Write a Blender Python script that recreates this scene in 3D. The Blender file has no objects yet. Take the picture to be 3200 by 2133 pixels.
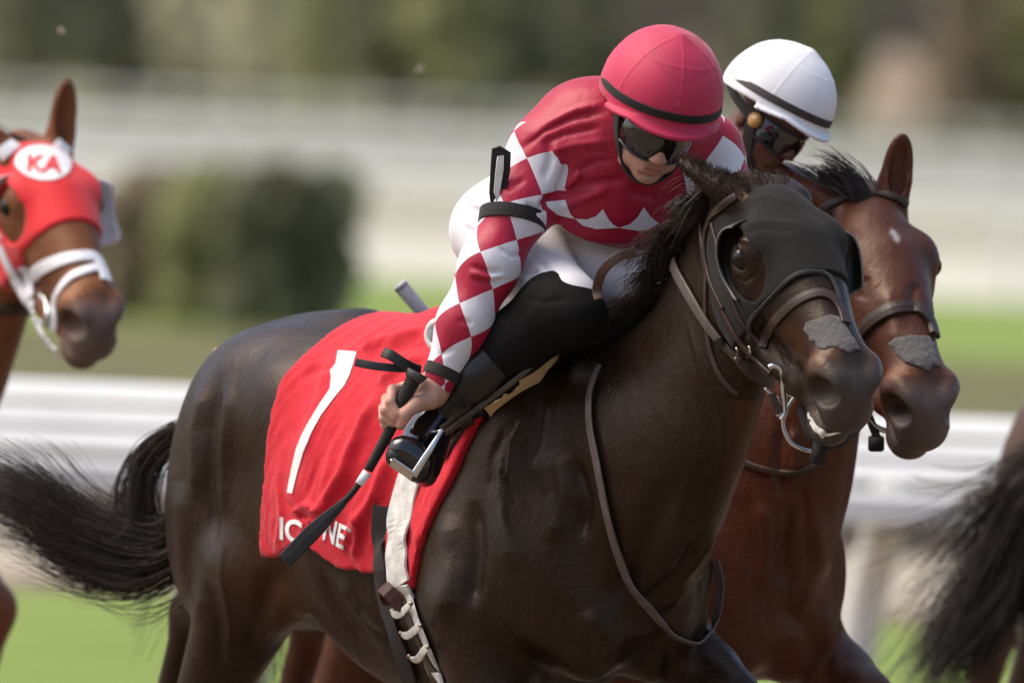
import bpy, bmesh, math, random
import numpy as np
from mathutils import Vector, Matrix
from mathutils.bvhtree import BVHTree

random.seed(7)
RNG = np.random.default_rng(7)
scene = bpy.context.scene
COL = scene.collection

# ------------------------------------------------------------------ camera
CAM = np.array([0.0, -25.0, 2.2])
FPX = 37500.0                       # focal length in pixels of a 3200 px wide picture
PITCH = math.atan(846.0 / FPX)
ROLL = math.radians(2.3)
_f = np.array([0, math.cos(PITCH), -math.sin(PITCH)])
_r0 = np.array([1.0, 0, 0])
_u0 = np.cross(_r0, _f)
_r = math.cos(ROLL) * _r0 + math.sin(ROLL) * _u0
_u = -math.sin(ROLL) * _r0 + math.cos(ROLL) * _u0
cam_data = bpy.data.cameras.new('camera')
cam_data.sensor_width = 36.0
cam_data.lens = 36.0 * FPX / 3200.0
cam_data.clip_start = 0.5
cam_data.clip_end = 3000.0
cam_data.dof.use_dof = True
cam_data.dof.focus_distance = 24.55
cam_data.dof.aperture_fstop = 3.5
cam = bpy.data.objects.new('camera', cam_data)
COL.objects.link(cam)
m = Matrix.Identity(4)
for i in range(3):
    m[i][0] = _r[i]; m[i][1] = _u[i]; m[i][2] = -_f[i]; m[i][3] = CAM[i]
cam.matrix_world = m
scene.camera = cam

# ------------------------------------------------------------------ light: a bright, thinly overcast afternoon
SUN_EL, SUN_AZ = 58.0, -85.0        # azimuth measured from +Y (away from the camera) towards +X
world = bpy.data.worlds.new('World')
scene.world = world
world.use_nodes = True
wn = world.node_tree
sky = wn.nodes.new('ShaderNodeTexSky')
sky.sky_type = 'NISHITA'
sky.sun_disc = False
sky.sun_elevation = math.radians(SUN_EL)
sky.sun_rotation = math.radians(SUN_AZ)
sky.air_density = 1.0
sky.dust_density = 4.8
sky.ozone_density = 1.0
bg = wn.nodes['Background']
bg.inputs['Strength'].default_value = 0.12
wn.links.new(sky.outputs[0], bg.inputs['Color'])
sun_data = bpy.data.lights.new('sun', 'SUN')
sun_data.energy = 1.35
sun_data.angle = math.radians(50)
sun_data.color = (1.0, 0.93, 0.82)
sun = bpy.data.objects.new('sun', sun_data)
COL.objects.link(sun)
_sd = Vector((math.sin(math.radians(SUN_AZ)) * math.cos(math.radians(SUN_EL)),
              math.cos(math.radians(SUN_AZ)) * math.cos(math.radians(SUN_EL)),
              math.sin(math.radians(SUN_EL))))
sun.rotation_euler = _sd.to_track_quat('Z', 'Y').to_euler()
sun.location = (0, 0, 30)
scene.view_settings.view_transform = 'Standard'
scene.view_settings.look = 'None'
scene.view_settings.gamma = 1.0
scene.view_settings.exposure = 0.84
scene.view_settings.use_curve_mapping = False
scene.render.engine = 'CYCLES'
scene.cycles.use_denoising = True
scene.cycles.max_bounces = 6
scene.cycles.diffuse_bounces = 3
scene.cycles.glossy_bounces = 3

# ------------------------------------------------------------------ picture <-> place
def ray(px, py):
    d = _f + ((px - 1600.0) / FPX) * _r + ((1066.5 - py) / FPX) * _u
    return d / np.linalg.norm(d)
def P(px, py, depth=0.0):
    """point of the place seen at a picture position, standing at world y = -depth"""
    d = ray(px, py)
    return CAM + d * ((-depth - CAM[1]) / d[1])
def project(p):
    p = np.asarray(p, float) - CAM
    z = p @ _f
    return np.stack([1600.0 + FPX * (p @ _r) / z, 1066.5 - FPX * (p @ _u) / z], -1)
def plane_hit(px, py, o, n):
    d = ray(px, py)
    return CAM + d * (np.dot(np.asarray(o) - CAM, n) / np.dot(d, n))

# ------------------------------------------------------------------ objects
def link(o, parent=None):
    COL.objects.link(o)
    if parent is not None:
        o.parent = parent
    return o
def tag(o, label=None, cat=None, group=None, kind=None):
    if label: o['label'] = label
    if cat: o['category'] = cat
    if group: o['group'] = group
    if kind: o['kind'] = kind
    return o
def empty(name, loc, label, cat, group=None):
    o = bpy.data.objects.new(name, None)
    o.location = loc
    o.empty_display_size = 0.1
    link(o)
    return tag(o, label, cat, group)
def mesh_obj(name, V, F, mat=None, parent=None, smooth=True, attrs=None):
    """world-space vertices; the parent (an unrotated Empty) is compensated"""
    V = np.asarray(V, dtype=np.float32).reshape(-1, 3)
    off = np.zeros(3, np.float32)
    q = parent
    while q is not None:
        off += np.array(q.location, dtype=np.float32); q = q.parent
    me = bpy.data.meshes.new(name)
    if isinstance(F, np.ndarray):
        n, k = F.shape
        me.vertices.add(len(V)); me.vertices.foreach_set('co', (V - off).ravel())
        me.loops.add(n * k); me.loops.foreach_set('vertex_index', F.astype(np.int32).ravel())
        me.polygons.add(n)
        me.polygons.foreach_set('loop_start', np.arange(0, n * k, k, dtype=np.int32))
        me.update(calc_edges=True)
    else:
        me.from_pydata((V - off).tolist(), [], F)
    me.validate()
    if smooth and not isinstance(F, FlatF):
        me.polygons.foreach_set('use_smooth', np.ones(len(me.polygons), dtype=bool))
    for an, av in (attrs or {}).items():
        av = np.asarray(av, dtype=np.float32)
        if av.ndim == 1:
            at = me.attributes.new(an, 'FLOAT', 'POINT'); at.data.foreach_set('value', av)
        else:
            at = me.attributes.new(an, 'FLOAT_VECTOR', 'POINT'); at.data.foreach_set('vector', av.ravel())
    if mat: me.materials.append(mat)
    o = bpy.data.objects.new(name, me)
    return link(o, parent)

# ------------------------------------------------------------------ implicit sculpting
class Frame:
    """local frame: origin o and axes x, y, z (columns of R)"""
    def __init__(s, o, x, y, z):
        s.o = np.asarray(o, float); s.R = np.stack([x, y, z], 1).astype(float)
    def p(s, *q):
        return s.o + s.R @ np.asarray(q, float)
    def d(s, *q):
        return s.R @ np.asarray(q, float)
    def inv(s, V):
        return (np.asarray(V) - s.o) @ s.R
def unit(v):
    v = np.asarray(v, float); return v / np.linalg.norm(v)
def rot_axis(ax, deg):
    return np.array(Matrix.Rotation(math.radians(deg), 3, Vector(ax)))

def ell(c, r, R=None, k=0.03, op='+'):
    return dict(t='ell', c=np.asarray(c, float), r=np.asarray(r, float), R=np.eye(3) if R is None else np.asarray(R, float), k=k, op=op)
def cap(a, b, ra, rb, k=0.03, op='+', n=None, s=1.0):
    return dict(t='cap', a=np.asarray(a, float), b=np.asarray(b, float), ra=ra, rb=rb, k=k, op=op, n=n, s=s)
def chain(pts, rs, k=0.03, n=None, s=1.0, op='+'):
    return [cap(pts[i], pts[i + 1], rs[i], rs[i + 1], k, op, n, s) for i in range(len(pts) - 1)]
def tri(*a):
    return a
def prim_box(p):
    if p['t'] == 'ell':
        e = np.sqrt(((p['R'] * p['r']) ** 2).sum(1)); return p['c'] - e, p['c'] + e
    if p['t'] == 'cap':
        r = max(p['ra'], p['rb']) * max(1.0, p['s'])
        return np.minimum(p['a'], p['b']) - r, np.maximum(p['a'], p['b']) + r
    return p['lo'], p['hi']
def prim_eval(p, X, Y, Z):
    if p['t'] == 'ell':
        R, c, r = p['R'], p['c'], p['r']
        x, y, z = X - c[0], Y - c[1], Z - c[2]
        u = (R[0, 0] * x + R[1, 0] * y) + R[2, 0] * z
        v = (R[0, 1] * x + R[1, 1] * y) + R[2, 1] * z
        w = (R[0, 2] * x + R[1, 2] * y) + R[2, 2] * z
        u = u / np.float32(r[0]); v = v / np.float32(r[1]); w = w / np.float32(r[2])
        k0 = np.sqrt(u * u + v * v + w * w)
        u /= np.float32(r[0]); v /= np.float32(r[1]); w /= np.float32(r[2])
        k1 = np.sqrt(u * u + v * v + w * w) + 1e-6
        return k0 * (k0 - 1) / k1
    if p['t'] == 'cap':
        a, b = p['a'], p['b']
        if p['n'] is not None:
            n, g = p['n'], 1.0 / p['s'] - 1.0
            q = ((X * n[0] + Y * n[1]) + Z * n[2]) * np.float32(g)
            X = X + q * np.float32(n[0]); Y = Y + q * np.float32(n[1]); Z = Z + q * np.float32(n[2])
            a = a + g * np.dot(a, n) * n; b = b + g * np.dot(b, n) * n
        ba = b - a
        L2 = max(1e-9, float(ba @ ba))
        x, y, z = X - np.float32(a[0]), Y - np.float32(a[1]), Z - np.float32(a[2])
        t = np.clip(((x * np.float32(ba[0]) + y * np.float32(ba[1])) + z * np.float32(ba[2])) / np.float32(L2), 0, 1)
        dx = x - t * np.float32(ba[0]); dy = y - t * np.float32(ba[1]); dz = z - t * np.float32(ba[2])
        d = np.sqrt(dx * dx + dy * dy + dz * dz) - (np.float32(p['ra']) + t * np.float32(p['rb'] - p['ra']))
        return d * np.float32(min(1.0, p['s'])) if p['n'] is not None else d
    return p['fn'](X, Y, Z)
def smin(a, b, k):
    h = np.maximum(k - np.abs(a - b), 0) / k
    return np.minimum(a, b) - h * h * (k * 0.25)
def field(prims, lo, hi, h, pad=0.05):
    lo = np.asarray(lo, float); hi = np.asarray(hi, float)
    n = np.ceil((hi - lo) / h).astype(int) + 1
    F = np.full(n, 1.0, np.float32)
    ax = [(lo[i] + h * np.arange(n[i])).astype(np.float32) for i in range(3)]
    for p in prims:
        a, b = prim_box(p)
        mg = max(p['k'], 0.012) + pad
        i0 = np.clip(np.floor((a - mg - lo) / h).astype(int), 0, n)
        i1 = np.clip(np.ceil((b + mg - lo) / h).astype(int) + 1, 0, n)
        if np.any(i1 <= i0): continue
        sl = tuple(slice(i0[i], i1[i]) for i in range(3))
        X = ax[0][sl[0]][:, None, None]; Y = ax[1][sl[1]][None, :, None]; Z = ax[2][sl[2]][None, None, :]
        d = prim_eval(p, X, Y, Z)
        k = np.float32(p['k'])
        if p['op'] == '+':
            F[sl] = smin(F[sl], d, k)
        else:
            F[sl] = -smin(-F[sl], d, k)
    return F, ax
def surface_nets(F, lo, h):
    S = F < 0
    nx, ny, nz = F.shape
    c = np.zeros((nx - 1, ny - 1, nz - 1), np.uint8)
    for i in (0, 1):
        for j in (0, 1):
            for k in (0, 1):
                c += S[i:nx - 1 + i, j:ny - 1 + j, k:nz - 1 + k]
    act = (c > 0) & (c < 8)
    idx = np.argwhere(act)
    vid = np.full(act.shape, -1, np.int32)
    vid[act] = np.arange(len(idx))
    corners = [(i, j, k) for i in (0, 1) for j in (0, 1) for k in (0, 1)]
    cv = {q: F[idx[:, 0] + q[0], idx[:, 1] + q[1], idx[:, 2] + q[2]] for q in corners}
    acc = np.zeros((len(idx), 3)); cnt = np.zeros(len(idx))
    for q in corners:
        for a in range(3):
            if q[a]: continue
            q2 = list(q); q2[a] = 1; q2 = tuple(q2)
            f0, f1 = cv[q], cv[q2]
            m_ = (f0 < 0) != (f1 < 0)
            t = np.where(m_, f0 / np.where(m_, f0 - f1, 1), 0)
            pt = np.tile(np.array(q, float), (len(idx), 1)); pt[:, a] = t
            acc[m_] += pt[m_]; cnt[m_] += 1
    V = (idx + acc / cnt[:, None]) * h + np.asarray(lo)
    quads = []
    for a in range(3):
        b, c_ = (a + 1) % 3, (a + 2) % 3
        s0 = [slice(None)] * 3; s1 = [slice(None)] * 3
        s0[a] = slice(0, -1); s1[a] = slice(1, None)
        for q in (b, c_):
            s0[q] = slice(1, -1); s1[q] = slice(1, -1)
        A, B = S[tuple(s0)], S[tuple(s1)]
        for flip in (0, 1):
            e = np.argwhere(A & ~B if flip == 0 else ~A & B)
            if len(e) == 0: continue
            e[:, b] += 1; e[:, c_] += 1
            def cell(db, dc):
                g = e.copy(); g[:, b] -= db; g[:, c_] -= dc
                return vid[g[:, 0], g[:, 1], g[:, 2]]
            q = np.stack([cell(1, 1), cell(0, 1), cell(0, 0), cell(1, 0)], 1)
            quads.append(q if flip == 0 else q[:, ::-1])
    Q = np.concatenate(quads)
    return V, Q[(Q >= 0).all(1)]
def smooth_mesh(V, Q, it=2, lam=0.5):
    e = np.concatenate([Q[:, [0, 1]], Q[:, [1, 2]], Q[:, [2, 3]], Q[:, [3, 0]]])
    i, j = np.concatenate([e[:, 0], e[:, 1]]), np.concatenate([e[:, 1], e[:, 0]])
    n = len(V); deg = np.maximum(np.bincount(i, minlength=n), 1)
    for q in range(it):
        for s in ((lam, -lam * 1.03) if it > 1 else (lam,)):
            W = np.stack([np.bincount(i, V[j, a], minlength=n) for a in range(3)], 1) / deg[:, None]
            V = V + s * (W - V)
    return V
def normals(V, Q):
    fn = np.cross(V[Q[:, 2]] - V[Q[:, 0]], V[Q[:, 3]] - V[Q[:, 1]])
    N = np.stack([sum(np.bincount(Q[:, c], fn[:, a], minlength=len(V)) for c in range(4)) for a in range(3)], 1)
    return N / (np.linalg.norm(N, axis=1, keepdims=True) + 1e-12)
def keep_faces(V, Q, mask):
    """keep quads all of whose vertices satisfy mask"""
    Q = Q[mask[Q].all(1)]
    used = np.zeros(len(V), bool); used[Q.ravel()] = True
    re = np.cumsum(used) - 1
    return V[used], re[Q]
def bounds(prims, pad=0.03):
    bs = [prim_box(p) for p in prims if p['op'] == '+']
    return np.min([b[0] for b in bs], 0) - pad, np.max([b[1] for b in bs], 0) + pad
def sculpt(prims, h, lo=None, hi=None, it=2, post=None, pad=0.05):
    if lo is None: lo, hi = bounds(prims)
    F, ax = field(prims, lo, hi, h, pad)
    if post is not None:
        F = post(F, ax[0][:, None, None], ax[1][None, :, None], ax[2][None, None, :])
    V, Q = surface_nets(F, lo, h)
    return smooth_mesh(V, Q, it), Q
def seg_dist(p, a, b):
    ba = b - a
    t = np.clip(((p - a) @ ba) / max(1e-9, ba @ ba), 0, 1)
    return np.linalg.norm(p - a - t[:, None] * ba, axis=1), t
def stroke(V, Q, pts, w, amp, N=None, front=0.05, fade=True, box=None):
    """push the surface in or out along a picked line, as with a sculpting brush (w, pts in picture px, amp in m)"""
    if N is None: N = normals(V, Q)
    pj = project(V)
    pts = np.asarray(pts, float)
    lo, hi = pts.min(0) - 3 * w, pts.max(0) + 3 * w
    view = CAM - V; view /= np.linalg.norm(view, axis=1, keepdims=True)
    fc = np.clip(((N * view).sum(1) - front) / 0.3, 0, 1)
    sel = np.where((pj > lo).all(1) & (pj < hi).all(1) & (fc > 0))[0]
    if len(sel) == 0: return V
    best = np.full(len(sel), 1e9); bt = np.zeros(len(sel))
    L = np.concatenate([[0], np.cumsum(np.linalg.norm(np.diff(pts, axis=0), axis=1))]); tot = L[-1] + 1e-9
    for i in range(len(pts) - 1):
        d, t = seg_dist(pj[sel], pts[i], pts[i + 1])
        m_ = d < best
        best[m_] = d[m_]; bt[m_] = (L[i] + t[m_] * (L[i + 1] - L[i])) / tot
    g = np.exp(-(best / w) ** 2) * fc[sel]
    if fade: g = g * np.clip(np.minimum(bt, 1 - bt) * 5 + 0.15, 0, 1)
    V = V.copy()
    V[sel] += N[sel] * (amp * g)[:, None]
    return V
def bvh_of(V, Q):
    return BVHTree.FromPolygons([tuple(v) for v in V], [tuple(int(i) for i in q) for q in Q])
def hit(bvh, px, py, back=0.0):
    d = ray(px, py)
    loc, n, i, dist = bvh.ray_cast(Vector(CAM), Vector(d))
    if loc is None: return None, None
    return np.array(loc), np.array(n)
def hit_near(bvh, px, py, tx, ty):
    """like hit, but when the place is just off the surface, its depth is taken from the nearest place towards (tx, ty)"""
    for t in np.linspace(0, 1, 40):
        p, n = hit(bvh, px + (tx - px) * t, py + (ty - py) * t)
        if p is not None:
            return P(px, py, -p[1]), n
    return P(px, py, 0), np.array([0, -1.0, 0])

def catmull(pts, per=8):
    pts = np.asarray(pts, float)
    if len(pts) < 3 or per <= 1: 
        t = np.linspace(0, 1, per + 1)[:, None]
        return pts[0] * (1 - t) + pts[1] * t if len(pts) == 2 else pts
    q = np.concatenate([[2 * pts[0] - pts[1]], pts, [2 * pts[-1] - pts[-2]]])
    out = []
    for i in range(1, len(q) - 2):
        p0, p1, p2, p3 = q[i - 1], q[i], q[i + 1], q[i + 2]
        for t in np.arange(per) / per:
            out.append(0.5 * ((2 * p1) + (-p0 + p2) * t + (2 * p0 - 5 * p1 + 4 * p2 - p3) * t * t + (-p0 + 3 * p1 - 3 * p2 + p3) * t ** 3))
    out.append(q[-2])
    return np.array(out)
def tube(pts, rad, n=8, closed=False):
    """swept round tube; rad a number or a list"""
    pts = np.asarray(pts, float); m_ = len(pts)
    rad = np.broadcast_to(np.asarray(rad, float), (m_,))
    T = np.gradient(pts, axis=0)
    if closed: T = np.roll(pts, -1, 0) - np.roll(pts, 1, 0)
    T /= np.linalg.norm(T, axis=1, keepdims=True) + 1e-12
    up = np.array([0, 0, 1.0]) if abs(T[0][2]) < 0.9 else np.array([1.0, 0, 0])
    V, F = [], []
    a = unit(np.cross(T[0], up))
    for i in range(m_):
        a = unit(a - T[i] * (a @ T[i])); b = np.cross(T[i], a)
        for k in range(n):
            th = 2 * math.pi * k / n
            V.append(pts[i] + rad[i] * (math.cos(th) * a + math.sin(th) * b))
    for i in range(m_ if closed else m_ - 1):
        j = (i + 1) % m_
        for k in range(n):
            F.append([i * n + k, i * n + (k + 1) % n, j * n + (k + 1) % n, j * n + k])
    if not closed:
        F.append(list(range(n))[::-1]); F.append([(m_ - 1) * n + k for k in range(n)])
    return V, F
class FlatF(list):
    pass
def strap(pts, nrm, w, t=0.004, closed=False, crown=0.12):
    """a leather strap: a band of width w and thickness t lying on normals nrm"""
    pts = np.asarray(pts, float); nrm = np.asarray(nrm, float); m_ = len(pts)
    w = np.broadcast_to(np.asarray(w, float), (m_,))
    T = (np.roll(pts, -1, 0) - np.roll(pts, 1, 0)) if closed else np.gradient(pts, axis=0)
    T /= np.linalg.norm(T, axis=1, keepdims=True) + 1e-12
    V, F = [], []
    for i in range(m_):
        n = unit(nrm[i] - T[i] * (nrm[i] @ T[i])); s = np.cross(T[i], n)
        h = w[i] / 2
        for (x, y) in ((-h, 0), (-h, t * 0.75), (-h + min(0.3 * h, 0.0015), t), (0, t * (1 + crown)), (h - min(0.3 * h, 0.0015), t), (h, t * 0.75), (h, 0)):
            V.append(pts[i] + s * x + n * y)
    for i in range(m_ if closed else m_ - 1):
        j = (i + 1) % m_
        for k in range(7):
            F.append([i * 7 + k, j * 7 + k, j * 7 + (k + 1) % 7, i * 7 + (k + 1) % 7])
    if not closed:
        F.append([k for k in range(7)]); F.append([(m_ - 1) * 7 + k for k in range(7)][::-1])
    return V, FlatF(F)
def strap_on(bvh, pix, w, t=0.004, lift=0.001, per=6, closed=False):
    """lay a strap along picked places on a surface"""
    pts, ns = [], []
    for (x, y) in catmull(pix, per):
        p, n = hit(bvh, x, y)
        if p is None: continue
        pts.append(p + n * lift); ns.append(n)
    pts = np.array(pts); ns = np.array(ns)
    for q in range(2):
        pts[1:-1] = pts[1:-1] * 0.5 + 0.25 * (pts[:-2] + pts[2:]); ns[1:-1] = ns[1:-1] * 0.5 + 0.25 * (ns[:-2] + ns[2:])
    return strap(pts, ns, w, t), pts, ns
def merge(*parts):
    V, F = [], []
    for (v, f) in parts:
        b = len(V); V.extend([tuple(q) for q in v]); F.extend([[int(i) + b for i in q] for q in f])
    return V, F
def box_mesh(c, x, y, z, sx, sy, sz, bevel=0.0):
    """oriented box; sx, sy, sz full sizes; corners cut when bevel > 0"""
    c = np.asarray(c, float)
    if bevel <= 0:
        V = [c + x * (i * sx / 2) + y * (j * sy / 2) + z * (k * sz / 2) for i in (-1, 1) for j in (-1, 1) for k in (-1, 1)]
        F = [[0, 1, 3, 2], [4, 6, 7, 5], [0, 4, 5, 1], [2, 3, 7, 6], [0, 2, 6, 4], [1, 5, 7, 3]]
        return V, F
    bm = bmesh.new()
    bmesh.ops.create_cube(bm, size=1.0)
    for v in bm.verts: v.co = Vector((v.co.x * sx, v.co.y * sy, v.co.z * sz))
    bmesh.ops.bevel(bm, geom=bm.edges[:], offset=bevel, segments=2, affect='EDGES')
    V = [c + x * v.co.x + y * v.co.y + z * v.co.z for v in bm.verts]
    F = [[v.index for v in f.verts] for f in bm.faces]
    bm.free()
    return V, F
def sphere_mesh(c, r, R=None, nu=24, nv=14):
    R = np.eye(3) if R is None else np.asarray(R); r = np.broadcast_to(np.asarray(r, float), (3,))
    V, F = [], []
    for i in range(nv + 1):
        a = math.pi * i / nv
        for j in range(nu):
            b = 2 * math.pi * j / nu
            V.append(np.asarray(c) + R @ (r * np.array([math.sin(a) * math.cos(b), math.sin(a) * math.sin(b), math.cos(a)])))
    for i in range(nv):
        for j in range(nu):
            F.append([i * nu + j, (i + 1) * nu + j, (i + 1) * nu + (j + 1) % nu, i * nu + (j + 1) % nu])
    return V, F
def hair_mesh(strands, rad, taper=0.25, n=3):
    """many thin hairs at once: strands (S, K, 3) -> one mesh of three-sided tapering tubes"""
    S, K, _ = strands.shape
    T = np.gradient(strands, axis=1); T /= np.linalg.norm(T, axis=2, keepdims=True) + 1e-9
    ref = RNG.normal(size=(S, 1, 3))
    A = np.cross(T, ref); A /= np.linalg.norm(A, axis=2, keepdims=True) + 1e-9
    B = np.cross(T, A)
    rr = np.broadcast_to(np.asarray(rad, float).reshape(-1, 1), (S, 1)) * (1 - (1 - taper) * np.linspace(0, 1, K)[None, :] ** 1.5)
    V = np.zeros((S, K, n, 3))
    for k in range(n):
        th = 2 * math.pi * k / n
        V[:, :, k] = strands + rr[:, :, None] * (math.cos(th) * A + math.sin(th) * B)
    base = (np.arange(S) * K * n)[:, None, None] + (np.arange(K - 1) * n)[None, :, None] + np.arange(n)[None, None, :]
    nxt = (np.arange(S) * K * n)[:, None, None] + (np.arange(K - 1) * n)[None, :, None] + ((np.arange(n) + 1) % n)[None, None, :]
    Q = np.stack([base, nxt, nxt + n, base + n], -1).reshape(-1, 4)
    return V.reshape(-1, 3), Q


from mathutils.geometry import delaunay_2d_cdt
def inside(poly, pts):
    x, y = pts[:, 0], pts[:, 1]; r = np.zeros(len(pts), bool)
    for i in range(len(poly)):
        (x1, y1), (x2, y2) = poly[i], poly[(i + 1) % len(poly)]
        c = ((y1 > y) != (y2 > y)) & (x < (x2 - x1) * (y - y1) / (y2 - y1 + 1e-12) + x1)
        r ^= c
    return r
def fill_poly(poly, step):
    """dense triangulation of a 2-D outline"""
    out = []
    n = len(poly)
    for i in range(n):
        a, b = np.array(poly[i], float), np.array(poly[(i + 1) % n], float)
        k = max(1, int(np.linalg.norm(b - a) / step))
        out += [a + (b - a) * j / k for j in range(k)]
    out = np.array(out)
    lo, hi = out.min(0), out.max(0)
    gx, gy = np.meshgrid(np.arange(lo[0] + step / 2, hi[0], step), np.arange(lo[1] + step / 2, hi[1], step))
    g = np.stack([gx.ravel(), gy.ravel()], 1)
    g = g[inside(out, g)]
    if len(g):
        dd = np.min(np.linalg.norm(g[:, None] - out[None], axis=2), axis=1)
        g = g[dd > step * 0.45]
    pts = np.concatenate([out, g]) if len(g) else out
    m_ = len(out)
    r = delaunay_2d_cdt([Vector(p) for p in pts], [(i, (i + 1) % m_) for i in range(m_)], [], 1, 1e-6)
    P2 = np.array([tuple(v) for v in r[0]])
    T = [list(f) for f in r[2]]
    T = [f for f in T if inside(out, np.mean(P2[f], 0)[None])[0]]
    return P2, T
# ------------------------------------------------------------------ materials
class NT:
    def __init__(s, name):
        s.m = bpy.data.materials.new(name); s.m.use_nodes = True
        s.t = s.m.node_tree; s.b = s.t.nodes['Principled BSDF']
    def n(s, kind, **kw):
        nd = s.t.nodes.new('ShaderNode' + kind)
        for k, v in kw.items():
            if k in nd.inputs: nd.inputs[k].default_value = v
            else: setattr(nd, k, v)
        return nd
    def l(s, a, b): s.t.links.new(a, b); return s
    def math(s, op, a, b=None, c=None):
        nd = s.t.nodes.new('ShaderNodeMath'); nd.operation = op
        for i, v in enumerate((a, b, c)):
            if v is None: continue
            if isinstance(v, (int, float)): nd.inputs[i].default_value = v
            else: s.t.links.new(v, nd.inputs[i])
        return nd.outputs[0]
    def mix(s, f, a, b):
        nd = s.t.nodes.new('ShaderNodeMix'); nd.data_type = 'RGBA'
        for sock, v in ((nd.inputs[0], f), (nd.inputs[6], a), (nd.inputs[7], b)):
            if isinstance(v, (int, float)): sock.default_value = v
            elif isinstance(v, tuple): sock.default_value = (*v, 1.0) if len(v) == 3 else v
            else: s.t.links.new(v, sock)
        return nd.outputs[2]
    def noise(s, scale, detail=3, rough=0.5, vec=None, stretch=None):
        nd = s.n('TexNoise', Scale=scale, Detail=detail, Roughness=rough)
        if vec is None:
            vec = s.n('TexCoord').outputs['Object']
        if stretch:
            mp = s.n('Mapping'); mp.inputs['Scale'].default_value = stretch
            s.l(vec, mp.inputs[0]); vec = mp.outputs[0]
        s.l(vec, nd.inputs['Vector'])
        return nd.outputs[0]
    def ramp(s, f, lo, hi):
        nd = s.n('MapRange'); nd.inputs[1].default_value = lo; nd.inputs[2].default_value = hi
        s.l(f, nd.inputs[0]); return nd.outputs[0]
    def attr(s, name):
        nd = s.n('Attribute'); nd.attribute_name = name; return nd
    def bump(s, h, strength=0.3, dist=0.01):
        nd = s.n('Bump'); nd.inputs['Strength'].default_value = strength; nd.inputs['Distance'].default_value = dist
        s.l(h, nd.inputs['Height'])
        s.l(nd.outputs[0], s.b.inputs['Normal']); return nd
    def set(s, **kw):
        names = dict(color='Base Color', rough='Roughness', metal='Metallic', spec='Specular IOR Level', coat='Coat Weight',
                     coat_rough='Coat Roughness', sheen='Sheen Weight', sheen_rough='Sheen Roughness', trans='Transmission Weight', ior='IOR', sss='Subsurface Weight', alpha='Alpha')
        for k, v in kw.items():
            sock = s.b.inputs[names[k]]
            if isinstance(v, (int, float)): sock.default_value = v
            elif isinstance(v, tuple): sock.default_value = (*v, 1.0)
            else: s.l(v, sock)
        return s

def plain(name, color, rough=0.5, var=0.15, scale=30, bump=0.1, bdist=0.002, **kw):
    t = NT(name)
    nz = t.noise(scale, 4, 0.6)
    c2 = tuple(min(1, c * (1 + var)) for c in color); c1 = tuple(c * (1 - var) for c in color)
    t.set(color=t.mix(t.ramp(nz, 0.3, 0.7), c1, c2), rough=rough, **kw)
    if bump: t.bump(t.noise(scale * 8, 3, 0.6), bump, bdist)
    return t.m

def coat_mat(name, base, tint, dark, rough=0.42, spec=0.35, hair=1.0):
    """a horse's short coat: base colour, warmer tint and dark points by vertex attributes"""
    t = NT(name)
    nz = t.noise(5, 4, 0.55)
    a = t.attr('tone')
    sep = t.n('SeparateXYZ'); t.l(a.outputs['Vector'], sep.inputs[0])
    c = t.mix(t.ramp(nz, 0.3, 0.72), tuple(v * 0.82 for v in base), tuple(v * 1.22 for v in base))
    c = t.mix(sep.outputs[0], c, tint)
    c = t.mix(sep.outputs[1], c, dark)
    c = t.mix(sep.outputs[2], c, (0.42, 0.40, 0.38))
    hairn = t.noise(210, 3, 0.7, stretch=(0.30, 1.0, 0.55))
    c = t.mix(t.math('MULTIPLY', t.ramp(hairn, 0.46, 0.74), 0.34), c, tuple(min(1, v * 2.4 + 0.012) for v in base))
    dust = t.ramp(t.noise(55, 6, 0.75), 0.60, 0.75)
    c = t.mix(t.math('MULTIPLY', dust, 0.05), c, (0.20, 0.16, 0.12))
    damp = t.noise(7, 5, 0.6)
    t.set(color=c, rough=t.math('ADD', t.math('MULTIPLY', t.ramp(damp, 0.35, 0.65), 0.22), rough - 0.10), spec=spec, coat=t.math('MULTIPLY', t.ramp(t.noise(4, 4, 0.6), 0.45, 0.65), 0.14), coat_rough=0.24)
    t.b.inputs['Specular Tint'].default_value = (1.0, 0.76, 0.60, 1.0)
    b1 = t.bump(hairn, 0.34 * hair, 0.004)
    b2 = t.bump(t.noise(11, 4, 0.6, stretch=(1.0, 1.0, 0.45)), 0.30, 0.02)
    t.l(b1.outputs[0], b2.inputs['Normal'])
    return t.m

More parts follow.
